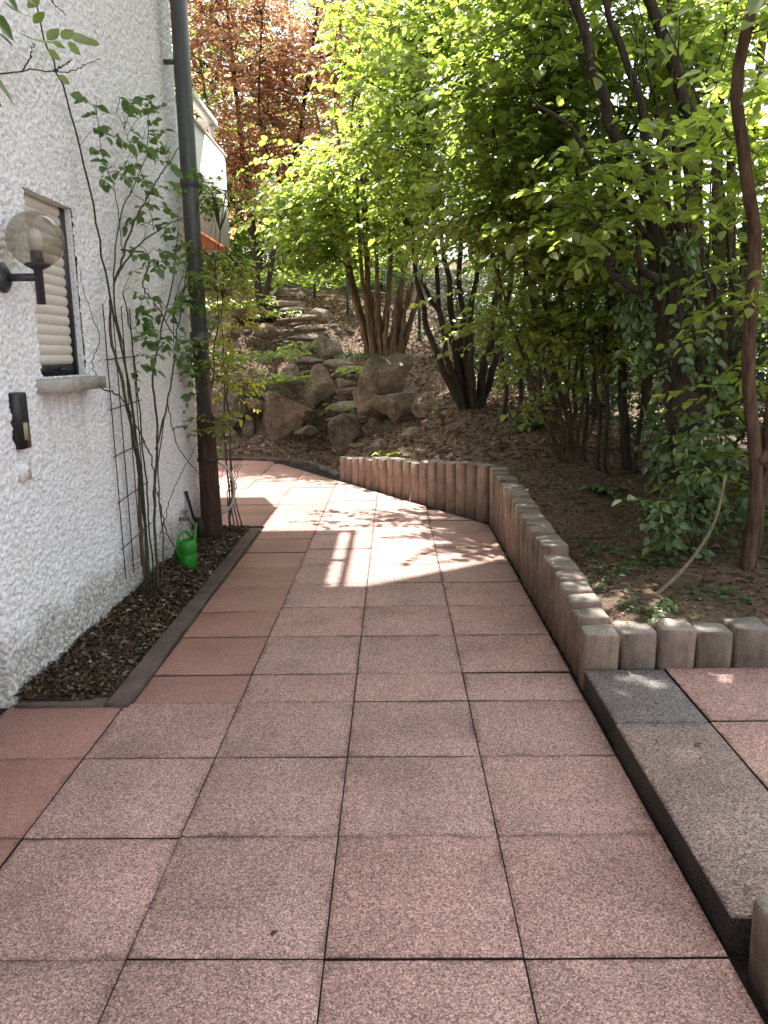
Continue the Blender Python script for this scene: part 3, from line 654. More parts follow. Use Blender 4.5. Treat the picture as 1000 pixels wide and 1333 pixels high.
# ------------------------------------------------------------------ things on the wall
LY, LZ = 3.385, 1.82; LX = -1.505
lamp = empty('wall_lamp', (WX, LY, LZ), 'globe wall lamp of smoked glass on a dark arm', 'lamp')
MB().lathe((WX+.004, LY, LZ), [(.001, 0), (.062, 0), (.062, .012), (.035, .03), (.02, .032)], 24, 0).build('wall_plate', M['lampm'], lamp, True)
MB().tube([(WX+.02, LY, LZ), (LX, LY, LZ)], .0165, 14).build('arm', M['lampm'], lamp, True)
MB().lathe((LX, LY, LZ), [(.001, -.112), (.0185, -.112), (.0185, .03), (.024, .032), (.05, .045), (.056, .055), (.05, .057), (.001, .057)], 22).build('holder', M['lampm'], lamp, True)
MB().lathe((LX, LY, LZ), [(.001, .058), (.026, .058), (.026, .105), (.001, .105)], 18).build('bulb_socket', M['lampm'], lamp, True)
MB().lathe((LX, LY, LZ), [(.02, .106), (.028, .13), (.03, .16), (.02, .19), (.001, .2)], 18).build('bulb', M['white'], lamp, True)
R = .115; th = np.linspace(-math.pi/2+.5, math.pi/2, 22)
MB().lathe((LX, LY, LZ+.152), [(max(.001, R*math.cos(t)), R*math.sin(t)) for t in th], 36).build('globe', M['globe'], lamp, True)
ic = empty('door_intercom', (WX, 3.368, 1.215), 'slim black door intercom with speaker slots on the white wall', 'intercom')
MB().box((WX-.004, 3.328, 1.092), (WX+0.0440, 3.412, 1.338), .008).build('housing', M['black'], ic)
for q in range(9): MB().box((WX+0.0435, 3.342, 1.235+q*.0095), (WX+0.0485, 3.398, 1.240+q*.0095)).build('speaker_slot', M['lampm'], ic)
MB().box((WX+0.0435, 3.352, 1.13), (WX+0.0480, 3.392, 1.205)).build('name_plate', M['beige'], ic)
sw = empty('light_switch', (WX, 3.375, .988), 'small white switch below the black intercom', 'switch')
MB().box((WX-.004, 3.335, .948), (WX+0.0300, 3.415, 1.028), .005).build('frame', M['white'], sw)
MB().box((WX+0.0295, 3.350, .963), (WX+0.0360, 3.400, 1.013), .003).build('rocker', M['white'], sw)
MB().box((WX+0.0355, 3.371, .984), (WX+0.0375, 3.379, .996)).build('indicator', M['lampm'], sw)
tp = empty('garden_tap', (WX, 5.75, .25), 'old brass garden tap on the wall above the green can', 'tap')
MB().tube([(WX-.01, 5.75, .26), (WX+.075, 5.75, .26)], .014, 10).tube([(WX+.06, 5.75, .262), (WX+.10, 5.75, .25), (WX+.115, 5.75, .20)], [.013, .013, .011], 10).build('spout', M['metal'], tp, True)
MB().tube([(WX+.06, 5.75, .26), (WX+.06, 5.75, .315)], .008, 8).tube([(WX+.06, 5.71, .317), (WX+.06, 5.79, .317)], .008, 8).build('handle', M['metal'], tp, True)
MB().tube([(WX+.115, 5.75, .205), (WX+.117, 5.75, .175)], .016, 10).build('hose_coupling', M['iron'], tp, True)

cx, cyy = -1.475, 5.25; cz = .015
can = empty('watering_can', (cx, cyy, cz), 'bright green plastic watering can on the soil below the tap', 'watering can')
MB().lathe((cx, cyy, cz), [(.001, 0), (.058, 0), (.064, .006), (.066, .09), (.064, .095), (.064, .105), (.067, .11), (.067, .165), (.060, .19), (.045, .20), (.04, .196), (.038, .15), (.001, .149)], 26).build('body', M['can'], can, True)
MB().tube(spline([(cx-.03, cyy-.055, cz+.07), (cx-.045, cyy-.09, cz+.15), (cx-.03, cyy-.06, cz+.245), (cx, cyy+.0, cz+.262), (cx+.02, cyy+.03, cz+.21)], 24), .0095, 8).build('handle', M['can'], can, True)
MB().tube(spline([(cx+.02, cyy+.055, cz+.03), (cx+.02, cyy+.10, cz+.11), (cx+.03, cyy+.135, cz+.23), (cx+.035, cyy+.15, cz+.29)], 18), [.017]*6+[.013]*6+[.010]*6, 10).build('spout', M['can'], can, True)
tr_ = empty('hand_shovel', (-1.60, 6.0, .02), 'small black hand shovel leaning on the wall beside the standpipe', 'shovel')
MB().tube([(-1.645, 5.93, .44), (-1.61, 5.99, .20)], [.014, .011], 8).build('handle', M['iron'], tr_, True)
MB().prism([(-.05, -.012), (.05, -.012), (.05, .0), (-.05, 0)], 0, .01).V
bl = MB(); V = np.array([(-.03, 0, .2), (.03, 0, .2), (.045, 0, .12), (.032, 0, .03), (0, 0, 0), (-.032, 0, .03), (-.045, 0, .12)]); V2 = V.copy(); V[:, 1] -= .006; V2[:, 1] += .006
V = np.vstack([V, V2]); V[:, 1] += -.018*np.cos(V[:, 0]/.045*1.5); fs = [np.array([[0,1,2,3,4,5,6]]), np.array([[13,12,11,10,9,8,7]]), np.array([[k_, k_+7, (k_+1) % 7+7, (k_+1) % 7] for k_ in range(7)])]
V = np.c_[V[:, 0]-1.575-.0*V[:, 2], V[:, 1]+6.03-.15*V[:, 2], V[:, 2]+.02]; bl.add(V, fs); bl.build('blade', M['iron'], tr_)

# trellis of rusty rods behind the rose
tl = empty('trellis', (WX+.02, 4.6, .2), 'rusty wire trellis fixed to the wall behind the climbing rose', 'trellis')
for yy in (4.47, 4.62, 4.77, 4.92): MB().tube([(WX+.028, yy, .16), (WX+.026, yy+.01, 1.78)], .0035, 5).build('upright', M['rust'], tl)
for zz in (.38, .66, .93, 1.20, 1.48): MB().tube([(WX+.05, 4.38, zz-.012), (WX+.03, 5.02, zz+.01)], .0035, 5).build('crossbar', M['rust'], tl)

# ------------------------------------------------------------------ climbing rose
rng = np.random.default_rng(31)
rose = empty('climbing_rose', (-1.54, 4.62, .03), 'climbing rose with bare canes and sparse green leaves on the white wall', 'climbing plant')
def cane(pix, r0, r1, m='cane', X0=-1.54, X1=-1.56, base=True, parent=None, name='cane'):
    k = len(pix); P = [PX(p[0], p[1], X0+(X1-X0)*j/(k-1)) for j, p in enumerate(pix)]
    P = spline(P, 36); P[1:-1] += rng.normal(0, .003, P[1:-1].shape)
    MB().tube(P, np.linspace(r0, r1, len(P))*.72, 7).build(name, M[m], parent or rose, True); return P
CN = []
CN.append(cane([(193, 778), (186, 640), (168, 500), (142, 380), (126, 290), (104, 190), (80, 110), (58, 50), (42, -20)], .010, .004, 'cane_green', -1.54, -1.46))
CN.append(cane([(198, 778), (186, 660), (176, 560), (163, 470), (150, 400), (148, 340), (160, 270), (176, 240), (190, 205)], .010, .004, 'cane'))
CN.append(cane([(192, 775), (183, 680), (180, 610), (160, 500), (144, 440), (143, 390)], .017, .010, 'bark', -1.55, -1.57))
CN.append(cane([(206, 775), (201, 660), (205, 570), (199, 490), (210, 430), (224, 370), (232, 300)], .013, .006, 'cane', -1.52, -1.56))
CN.append(cane([(203, 585), (222, 505), (230, 440), (240, 370), (252, 300), (262, 240)], .009, .004, 'cane', -1.53, -1.52))
CN.append(cane([(148, 372), (170, 300), (196, 250), (220, 210), (243, 178)], .009, .005, 'cane', -1.56, -1.52))
CN.append(cane([(150, 362), (180, 320), (220, 292), (262, 276), (300, 268)], .008, .004, 'cane', -1.55, -1.40))
CN.append(cane([(158, 325), (190, 330), (194, 345), (187, 372), (205, 400), (228, 440)], .008, .006, 'bark', -1.57, -1.53))
CN.append(cane([(132, 505), (160, 520), (180, 560), (198, 600), (203, 660)], .006, .006, 'cane'))
CN.append(cane([(218, 525), (232, 580), (262, 620), (285, 640)], .005, .004, 'cane', -1.52, -1.46))
CN.append(cane([(208, 700), (225, 640), (250, 590), (266, 560)], .004, .003, 'cane', -1.53, -1.5))
CN.append(cane([(205, 640), (216, 690), (232, 715), (245, 712)], .006, .005, 'cane', -1.52, -1.46))
CN.append(cane([(128, 500), (120, 470), (130, 440), (112, 390), (104, 350)], .004, .002, 'cane', -1.60, -1.6))
CN.append(cane([(202, 776), (196, 700), (188, 600), (178, 500), (170, 430), (160, 380)], .008, .005, 'cane_green'))
CN.append(cane([(209, 778), (212, 700), (206, 620), (215, 540), (226, 480), (228, 400), (245, 330), (252, 270)], .007, .003, 'cane', -1.50, -1.52))
CN.append(cane([(200, 300), (190, 240), (170, 190), (152, 145)], .004, .002, 'cane', -1.56, -1.55))
CN.append(cane([(160, 330), (150, 250), (133, 200), (125, 130)], .004, .002, 'cane', -1.57, -1.56))
lp = [(118,135),(120,152),(128,172),(140,172),(160,142),(168,140),(150,128),(178,150),(186,148),(164,168),(170,182),(176,192),(182,186),(200,152),(196,175),(206,178),(215,208),(205,210),(130,205),(140,228),(160,232),(168,215),(176,222),(184,238),(196,236),(205,245),(214,236),(182,256),(192,258),(200,268),(178,290),(186,300),(210,298),(222,300),(236,232),(246,230),(255,240),(264,232),(272,244),(262,256),(286,262),(292,256),(276,270),(256,262),(244,270),(186,330),(176,335),(206,322),(228,310),(236,318),(188,345),(196,350),(170,372),(182,378),(190,390),(176,398),(200,392),(208,400),(216,398),(196,410),(205,414),(220,408),(230,400),(240,404),(250,396),(236,380),(246,378),(256,370),(200,425),(186,428),(212,432),(228,428),(240,436),(176,440),(186,446),(196,452),(206,446),(190,465),(180,470),(236,470),(248,474),(254,452),(262,468),(268,486),(258,500),(240,505),(250,515),(262,540),(252,556),(266,566),(276,572),(284,552),(292,566),(262,424),(270,410),(275,395),(215,450),(222,462),(228,340),(240,345),(262,330),(270,318)]
allc = np.vstack(CN); P0 = []; D0 = []; tw = MB()
for p in lp:
    for rep in range(2 if rng.random() < .45 else 1):
        q = PX(p[0]+rng.normal(0, 5), p[1]+rng.normal(0, 5), rng.uniform(-1.58, -1.46)); d = np.linalg.norm(allc-q, axis=1); a = allc[np.argmin(d)]
        if rep == 0: tw.tube(spline([a, (a+q)/2+np.array([.01, .0, .02]), q], 6), [.0022, .002, .002, .0018, .0015, .0012], 4, False)
        P0.append(q); D0.append(unit((q-a)*np.array([1, 1, .6])+rng.normal(0, .03, 3)+np.array([.03, 0, 0])))
V, F, TV, TF = sprays(rng, np.array(P0), np.array(D0), .10, 5, .064, .74, .8, .3)
tw.add(TV, TF); tw.build('twigs', M['cane'], rose, kind='stuff')
link('foliage', np_mesh('foliage', V-wloc(rose), F), M['rose_leaf'], rose, kind='stuff')
# the leafy tip of the long cane, each leaf on its own
tip = [((62, 52), (77, 36), 0), ((80, 50), (96, 38), 0), ((97, 54), (127, 50), 0), ((88, 55), (106, 72), 0), ((68, 55), (86, 62), 0), ((62, 64), (80, 79), 0), ((58, 56), (36, 44), 0), ((36, 10), (52, -2), 0), ((34, 20), (16, 8), 0), ((44, 30), (58, 14), 0), ((76, 98), (92, 110), 0)]
for a, b_, L in tip:
    A = PX(*a, -1.46); B_ = PX(*b_, -1.42); d = B_-A
    V, F = leaf_geo(A[None], d[None], np.array([[.35, -.85, .35]])+rng.normal(0, .15, (1, 3)), np.linalg.norm(d)*1.0, np.linalg.norm(d)*.6, .06, .05)
    link('leaf', np_mesh('leaf', V-wloc(rose), F), M['leaf'], rose)

ot = empty('overhanging_twig', PX(-12, 97, -1.35), 'dark twig with a few leaves reaching in at the upper left edge', 'twig')
for pix in ([(-12, 97), (40, 91), (92, 93), (112, 84), (131, 76)], [(70, 92), (84, 84), (94, 76)], [(28, 93), (40, 72), (44, 56)], [(40, -30), (66, 0), (86, 20)]): cane(pix, .0042, .002, 'bark_dark', -1.35, -1.38, parent=ot, name='twig')
for a, b_ in [((-8, 20), (22, 52)), ((-6, 40), (18, 58)), ((-10, 100), (24, 136)), ((-12, 124), (4, 140)), ((30, -4), (52, 8)), ((8, -8), (26, 14))]:
    A = PX(*a, -1.33); B_ = PX(*b_, -1.31); d = B_-A; L = np.linalg.norm(d)
    V, F = leaf_geo(A[None], d[None], np.array([[.35, -.8, .45]])+rng.normal(0, .2, (1, 3)), L, L*.5, .1, .1); link('leaf', np_mesh('leaf', V-wloc(ot), F), M['rose_leaf'], ot)

# ------------------------------------------------------------------ rocks
def rock(name, c, size, seed, m, label=None, cat='rock', parent=None, cuts=20, sub=5, rot=0., group=None):
    import bmesh
    bm = bmesh.new(); bmesh.ops.create_icosphere(bm, subdivisions=sub, radius=1.0)
    V = np.array([v.co[:] for v in bm.verts]); F = np.array([[v.index for v in f.verts] for f in bm.faces]); bm.free()
    r_ = np.random.default_rng(seed); nrm = unit(r_.normal(0, 1, (cuts, 3))*np.array([1, 1, .8])); dd = r_.uniform(.48, .78, cuts)
    for nn, d in zip(nrm, dd):
        s = V@nn-d; V = V-np.where(s > 0, s*.985, 0)[:, None]*nn
    V = V*(1+.05*fbm(V+seed*3.1, 1.7, 4, seed)[:, None]-.08*np.clip(.14-np.abs(fbm(V*np.array([1, 1, 1.6])+seed, 2.3, 3, seed)), 0, 1)[:, None]/.14+.03*fbm(V+seed, 7, 3, seed)[:, None])*1.12; V = V*np.array(size)
    cr, sr = math.cos(rot), math.sin(rot); V = np.c_[V[:, 0]*cr-V[:, 1]*sr, V[:, 0]*sr+V[:, 1]*cr, V[:, 2]]
    off = wloc(parent); o = link(name, np_mesh(name, V, F, True), m, parent); o.location = np.array(c)-off
    if label: tag(o, label, cat, group)
    return o
def rockp(px, py, Y, wpx, hpx, seed, m, label, dep=.7, **kw):
    c = PY(px, py, Y); s = np.linalg.norm(c-_C)/1000
    return rock('boulder', c, (wpx*s*.56, wpx*s*.56*dep, hpx*s*.57), seed, M[m], label, 'boulder', **kw)
rockp(376, 546, 11.85, 92, 62, 1, 'rock_brown', 'large rounded brown boulder at the foot of the slope, above the curved kerb', .7, cuts=16)
rockp(415, 500, 12.25, 38, 58, 2, 'rock', 'upright pale grey boulder behind the large brown boulder')
rockp(378, 492, 12.5, 34, 36, 3, 'rock', 'small angular stone left of the upright pale boulder')
rockp(317, 508, 12.5, 40, 42, 4, 'rock_brown', 'flat faced orange brown rock high on the left by the pipe')
rockp(288, 545, 12.0, 60, 66, 5, 'rock_dark', 'dark rock half hidden behind the downpipe')
rockp(324, 556, 11.85, 20, 30, 6, 'rock_dark', 'narrow dark stone wedged beside the large brown boulder')
rockp(322, 530, 12.1, 40, 18, 7, 'rock', 'flat light stone lying above the narrow dark stone')
rockp(428, 455, 13.6, 44, 40, 8, 'rock', 'pointed grey boulder in the middle of the slope')
rockp(499, 502, 11.1, 84, 98, 29, 'rock', 'biggest sunlit boulder under the coppiced stump', .7, cuts=18, rot=.5)
rockp(478, 525, 10.85, 40, 48, 19, 'rock', 'steep left shoulder stone leaning on the biggest boulder')
rockp(520, 530, 10.4, 66, 44, 10, 'rock', 'tilted mossy slab of rock below the biggest boulder', .6, rot=.5)
rockp(560, 534, 10.1, 40, 36, 11, 'rock', 'smooth egg shaped stone right of the mossy slab', .8, cuts=3)
rockp(454, 568, 10.6, 54, 46, 12, 'rock_dark', 'dark grey boulder just left of the palisade end')
rockp(404, 562, 11.4, 34, 16, 13, 'rock_dark', 'low dark flat stone in front of the large brown boulder')
rockp(540, 566, 9.6, 44, 22, 14, 'rock', 'half buried flat stone above the diagonal palisades')
rockp(498, 582, 9.7, 42, 20, 15, 'rock', 'low pale stone peeping over the far palisades')
rockp(420, 412, 15.2, 26, 20, 16, 'rock', 'small pale stone beside the upper steps')
rockp(335, 408, 15.2, 34, 16, 17, 'rock_brown', 'flat mossy stone below the upper steps')
rockp(388, 400, 16.0, 20, 16, 18, 'rock', 'small mossy block at the right end of the upper steps')
rockp(345, 432, 14.5, 40, 22, 20, 'rock_brown', 'broad brown stone in the bare soil left of the rock stairs')
rockp(300, 432, 14.2, 30, 26, 21, 'rock_brown', 'rounded stone near the yellow green shrub on the slope')
rng = np.random.default_rng(12)
# stone stairs winding up the slope
stairs = empty('rock_stairs', (-.9, 11.5, .1), 'rough stone stairs winding up the slope between the boulders', 'stairs')
for k, (px, py, Y, wp, hp) in enumerate([(470, 590, 10.2, 40, 10), (452, 545, 11.2, 60, 12), (452, 528, 11.6, 54, 12), (462, 510, 12.0, 60, 16), (450, 500, 12.3, 26, 16), (480, 498, 12.3, 26, 16), (455, 480, 12.8, 46, 10), (440, 474, 13.1, 50, 10), (405, 470, 13.3, 50, 9), (410, 456, 13.7, 50, 9), (395, 440, 14.2, 54, 9), (405, 428, 14.6, 50, 9), (390, 415, 15.0, 50, 9), (380, 404, 15.5, 44, 8), (372, 395, 16.0, 46, 8)]):
    c = PY(px, py, Y); c[2] = max(c[2], Tz(c[0], c[1])-.02); s = Y/1000
    rock('stone', c, (wp*s*.58, .20, hp*s*.62), 200+k, M['rock' if k % 3 else 'rock_brown'], parent=stairs, sub=3, rot=rng.normal(0, .15))
for k in range(46):
    px, py = rng.uniform(285, 480), rng.uniform(395, 590); Y = np.interp(py, [395, 440, 500, 560, 590], [16, 14.2, 12.4, 11.6, 11.2]); c = PY(px, py, Y); c[2] = Tz(c[0], c[1])+.01
    if c[2] < 0: continue
    s = rng.uniform(.05, .14); rock('stone', c, (s, s*.8, s*.6), 300+k, M['rock' if k % 2 else 'rock_dark'], parent=stairs, sub=2, rot=rng.uniform(0, 3))
top = empty('upper_steps', (-2.6, 17, 2.4), 'flight of narrow mossy steps at the top of the slope', 'stairs')
for k in range(6):
    c = PY(336-k*1.5, 400-k*5.2, 16.2+k*.42); rng2 = np.random.default_rng(k)
    b = MB().box((c[0]-.55+rng2.normal(0, .04), c[1]-.1, c[2]-.22), (c[0]+.50+rng2.normal(0, .04), c[1]+.34, c[2]+.0), .02); b.build('step', M['rock_brown'], top)

# ------------------------------------------------------------------ trees and shrubs
def tree(name, label, base, stems, blobs, ncl, leafL, lm, bm_, seed, cat='tree', group=None, spr=4, nl=9, slen=.42, droop=.25, tw=True, trunk='trunk', upness=1., ratio=.72):
    rng = np.random.default_rng(seed); t = empty(name, base, label, cat, group)
    nodes = []
    for ctrl, r0, r1 in stems:
        P = spline(ctrl, 30); m = len(P); P[1:] += np.c_[vnoise(np.c_[np.arange(1, m)*.35, np.full(m-1, r0*99), np.zeros(m-1)], seed), vnoise(np.c_[np.arange(1, m)*.35, np.full(m-1, r0*77), np.ones(m-1)], seed), np.zeros(m-1)]*.03
        MB().tube(P, r1+(r0-r1)*(1-np.linspace(0, 1, m))**.8, 9).build(trunk, M[bm_], t, True); nodes.append(P[m//5:])
    nodes = np.vstack(nodes)
    wts = np.array([b_[6] if len(b_) > 6 else b_[3]*b_[4] for b_ in blobs], float); wts /= wts.sum()
    bi = rng.choice(len(blobs), ncl, p=wts); br = MB(); PP = []; DD = []
    for q in bi:
        px, py, Y, rx, ry, rY = blobs[q][:6]; c = PY(px, py, Y); s = Y/1000
        if ry < 0: c = np.array([px, py, Y]); s = 1.; ry = -ry          # a blob given in metres
        u = unit(rng.normal(0, 1, 3))*rng.uniform(.0, 1)**.42; p = c+u*np.array([rx*s, rY, ry*s])
        g = Tz(p[0], p[1])+.12
        if p[2] < g: p[2] = g+rng.uniform(0, .2)
        d = np.linalg.norm(nodes-p, axis=1)+np.clip(nodes[:, 2]-p[2], 0, 9)*1.2; a = nodes[np.argmin(d)]; L = np.linalg.norm(p-a)
        mid = (a+p)/2+np.array([0, 0, .14*L])+rng.normal(0, .05*L, 3)
        if tw: br.tube(spline([a, mid, p], 8), np.linspace(.003+.0045*min(L, 2.5), .0025, 8), 5, False)
        out = unit(p-a)
        for _ in range(spr):
            PP.append(p+rng.normal(0, .10, 3)*slen/.42-out*rng.uniform(0, .3)*slen); DD.append(unit(out*np.array([1, 1, .4])+rng.normal(0, .75, 3)*np.array([1, 1, .4])))
    V, F, TV, TF = sprays(rng, np.array(PP), np.array(DD), slen, nl, leafL, ratio, upness, droop)
    br.add(TV, TF); br.build('twigs', M[bm_], t, kind='stuff')
    link('crown', np_mesh('crown', V-wloc(t), F), M[lm], t, kind='stuff')
    return t
def S(*pix): return [PY(*p) for p in pix]
def on(x, y, dz=-.05): return np.array([x, y, Tz(x, y)+dz])

# copper beech behind the house
bb = on(-2.6, 15.5)
tree('copper_beech', 'copper leaved beech rising behind the house corner', bb,
     [([bb, PY(330, 300, 15.3), PY(310, 150, 15), PY(290, -60, 15)], .075, .02), ([bb, PY(365, 280, 15.2), PY(400, 120, 15), PY(420, -80, 15)], .06, .02), ([PY(340, 330, 15.4), PY(290, 230, 14.6), PY(262, 100, 14.2)], .035, .012), ([PY(372, 260, 15.2), PY(340, 160, 14.4), PY(340, 20, 14)], .03, .012)],
     [(310, 90, 14.5, 90, 150, 1.1), (390, 110, 15, 75, 150, 1.0), (310, 215, 14.8, 50, 60, .7), (250, -20, 14.6, 70, 90, .8), (440, 40, 15.2, 60, 90, .8), (390, 235, 15.2, 45, 40, .5)], 700, .072, 'copper', 'bark_dark', 1, spr=5, nl=9, slen=.5)
# coppiced stump on the biggest boulder
sb = PY(500, 452, 11.5); sb[2] -= .15
stm = []
rngs = np.random.default_rng(17)
for k in range(15):
    u_ = (k+.5)/15*2-1; bx_ = 500+u_*24+rngs.normal(0, 3); Yb = 11.42-.16*math.cos(u_*1.5)*(1 if k % 2 else -.6); lean = u_*38+rngs.normal(0, 10)
    stm.append(([PY(bx_, 462, Yb), PY(bx_+lean*.25, 415, Yb), PY(bx_+lean*.75, 345, Yb-.05), PY(bx_+lean*1.6+rngs.normal(0, 12), rngs.uniform(120, 260), Yb-rngs.uniform(.1, .6))], rngs.uniform(.035, .062), .012))
h1 = tree('coppiced_hazel', 'thick coppiced hazel stump with many stems on the biggest boulder', sb, stm,
     [(500, 240, 10.8, 85, 80, .9), (420, 315, 11.2, 60, 30, .5, 3500), (395, 270, 11.6, 50, 40, .5, 3500), (440, 240, 11.2, 50, 40, .5, 2500), (540, 290, 10.8, 70, 50, .7), (530, 80, 10.6, 100, 110, 1.0), (560, -20, 10.4, 100, 50, .6, 3000)], 330, .10, 'leaf', 'bark_stump', 2, trunk='stem')
# split old wood of the stump
rng = np.random.default_rng(4)
for k in range(9):
    px = 484+k*4.2; a = PY(px, 466, 11.22-.06*math.sin(k/8*math.pi)); b_ = PY(px+(px-500)*.5+rng.normal(0, 3), 392+rng.uniform(-26, 40), 11.3)
    MB().tube(spline([a, (a+b_)/2+rng.normal(0, .03, 3), b_], 9), np.array([.062, .055, .05, .047, .045, .04, .034, .025, .006])*rng.uniform(.6, 1.1), 6).build('old_wood', M['bark_stump'], h1, True)
# hazel clump, stems fanning left
hb = PY(612, 530, 9.5); hb = on(hb[0], 9.5)
stm = [([PY(bx_, 534, 9.45+.1*(k % 3)), PY(mx, my, 9.4), PY(tx, ty, 9.1)], r_, .015) for k, (bx_, mx, my, tx, ty, r_) in enumerate([(604, 560, 440, 535, 300, .055), (608, 585, 440, 545, 350, .05), (612, 590, 420, 570, 250, .06), (618, 612, 420, 640, 240, .055), (622, 640, 420, 655, 300, .06), (628, 650, 440, 690, 250, .05), (606, 575, 430, 560, 180, .045), (615, 600, 400, 600, 120, .05)])]
tree('hazel_bush', 'dark hazel clump fanning out at the top of the bed', hb, stm,
     [(580, 190, 8.7, 100, 90, .8), (620, 290, 8.4, 90, 45, .6), (650, 150, 9, 100, 120, .9), (580, 40, 8.6, 130, 90, 1.0), (450, 190, 8.8, 80, 20, .3, 1800), (640, -40, 8, 110, 50, .6, 3000)], 330, .085, 'leaf', 'bark_dark', 3, trunk='stem', nl=10)
# two slimmer hazels further along the hedge
hb = on(1.52, 6.85)
stm = [([PY(bx_, 606, 6.85), PY(mx, my, 6.8), PY(tx, ty, 6.6)], r_, .008) for bx_, mx, my, tx, ty, r_ in [(728, 705, 500, 690, 330, .025), (735, 720, 500, 700, 280, .03), (740, 728, 480, 740, 260, .03), (746, 750, 500, 790, 280, .022), (732, 690, 480, 640, 340, .02), (742, 735, 460, 720, 180, .025), (722, 712, 480, 660, 250, .014), (750, 760, 480, 770, 250, .015), (738, 742, 500, 755, 200, .013), (726, 700, 520, 670, 420, .010), (755, 775, 520, 800, 360, .012)]]
tree('slender_hazel', 'slender multi stemmed hazel arching over the bend of the palisade wall', hb, stm,
     [(690, 310, 6.5, 90, 50, .5), (720, 230, 6.4, 120, 80, .8), (680, 420, 6.7, 60, 30, .4, 2500), (700, 110, 6.3, 140, 90, .9), (760, 350, 6.6, 80, 40, .4, 3000), (650, 240, 6.4, 70, 60, .5), (720, -20, 6.2, 120, 60, .6, 4000), (740, -100, 6.0, 120, 50, .5, 3000), (700, 520, 6.7, 30, 14, .15, 350)], 330, .078, 'leaf2', 'bark', 4, trunk='stem', nl=11)
hb = on(1.98, 6.1)
stm = [([PY(bx_, by_, Y), PY(mx, my, Y), PY(tx, ty, Y-.1)], r_, .02) for bx_, by_, mx, my, tx, ty, Y, r_ in [(815, 612, 812, 450, 806, 200, 6.3, .045), (852, 622, 846, 460, 850, 240, 6.0, .035), (782, 615, 776, 500, 765, 340, 6.4, .018), (792, 618, 788, 480, 800, 330, 6.3, .018), (660, 548, 656, 480, 650, 350, 7.6, .022), (676, 552, 680, 470, 684, 340, 7.5, .026), (694, 556, 690, 480, 700, 330, 7.3, .018), (830, 616, 836, 470, 830, 260, 6.2, .02), (870, 630, 868, 480, 880, 300, 5.9, .022), (764, 600, 760, 480, 750, 320, 6.7, .016)]]
tree('hedge_maple', 'field maple with two straight dark trunks in the shade of the hedge', hb, stm,
     [(820, 330, 6.2, 90, 70, .5), (780, 430, 6.4, 80, 40, .4), (840, 180, 6.3, 120, 80, .6, 3500), (860, 60, 6.2, 120, 80, .6, 3000), (880, 420, 6.3, 60, 50, .4)], 130, .08, 'leaf2', 'bark_dark', 5, nl=10)
# ivy clad old tree with dark leaning limbs
ib = on(2.12, 5.15)
stm = [([ib, PY(884, 520, 5.15), PY(870, 400, 5.1), PY(852, 300, 5.1)], .11, .07), ([PY(856, 310, 5.1), PY(815, 210, 5.1), PY(775, 90, 5.1), PY(735, -20, 5.1)], .04, .026), ([PY(852, 300, 5.1), PY(838, 170, 5.05), PY(812, 60, 5.0), PY(770, -40, 5.0)], .028, .016),
       ([PY(880, 300, 5.2), PY(905, 180, 5.3), PY(870, 60, 5.3), PY(830, -40, 5.3)], .045, .032), ([PY(858, 330, 5.1), PY(800, 250, 4.9), PY(740, 165, 4.8), PY(690, 125, 4.7)], .020, .007),
       ([PY(868, 380, 5.1), PY(820, 375, 4.9), PY(797, 350, 4.85), PY(796, 322, 4.8)], .03, .012), ([PY(870, 380, 5.05), PY(838, 350, 4.8), PY(832, 320, 4.75)], .025, .02)]
rngw = np.random.default_rng(71)
for k in range(14):
    bx_ = rngw.uniform(840, 960); tx = bx_-rngw.uniform(-40, 130); mx = (bx_+tx)/2+rngw.normal(0, 20); Yw = rngw.uniform(4.9, 5.5)
    stm.append(([PY(bx_, 420, Yw), PY(mx, 220, Yw), PY(tx, rngw.uniform(-40, 90), Yw-.1)], rngw.uniform(.006, .013), .003))
tree('ivy_clad_tree', 'old ivy clad tree with dark limbs leaning left over the bed', ib, stm,
     [(800, 90, 5.4, 150, 90, .5, 14), (700, 40, 5.4, 100, 80, .5, 9), (870, 215, 4.8, 60, 40, .3, 8), (770, 240, 4.8, 60, 50, .3, 9), (900, 60, 5.4, 110, 100, .5, 12), (760, 300, 4.9, 50, 30, .25, 4), (.25, 4.75, 5.0, .9, -.45, .75, 130), (.9, 5.2, 4.9, .5, -.4, .6, 50), (.0, 5.2, 5.6, .9, -.4, .8, 60)], 300, .09, 'leaf', 'bark_dark', 6)  # blobs in metres: unseen overhead foliage added to shade the step and terrace
# ivy on its trunk
rng = np.random.default_rng(61); iv = empty('ivy', ib, 'ivy climbing the leaning old trunk beside the reddish sapling', 'ivy'); n = 170
tt = rng.uniform(0, 1, n); cpx = np.interp(tt, [0, .5, 1], [905, 882, 855]); cpy = np.interp(tt, [0, 1], [650, 300]); PP = np.array([PY(a, b_, 5.12) for a, b_ in zip(cpx, cpy)])
ang = rng.uniform(0, 2*math.pi, n); rad_ = .13+.05*rng.uniform(0, 1, n); PP[:, 0] += np.cos(ang)*rad_; PP[:, 1] += np.sin(ang)*rad_
V, F, TV, TF = sprays(rng, PP, np.stack([np.cos(ang), np.sin(ang), rng.normal(-.5, .5, n)], 1), .14, 6, .06, .8, .6, .5)
link('leaves', np_mesh('leaves', V-wloc(iv), F), M['ivy'], iv, kind='stuff'); link('stems', np_mesh('stems', TV-wloc(iv), TF), M['bark_dark'], iv, kind='stuff')
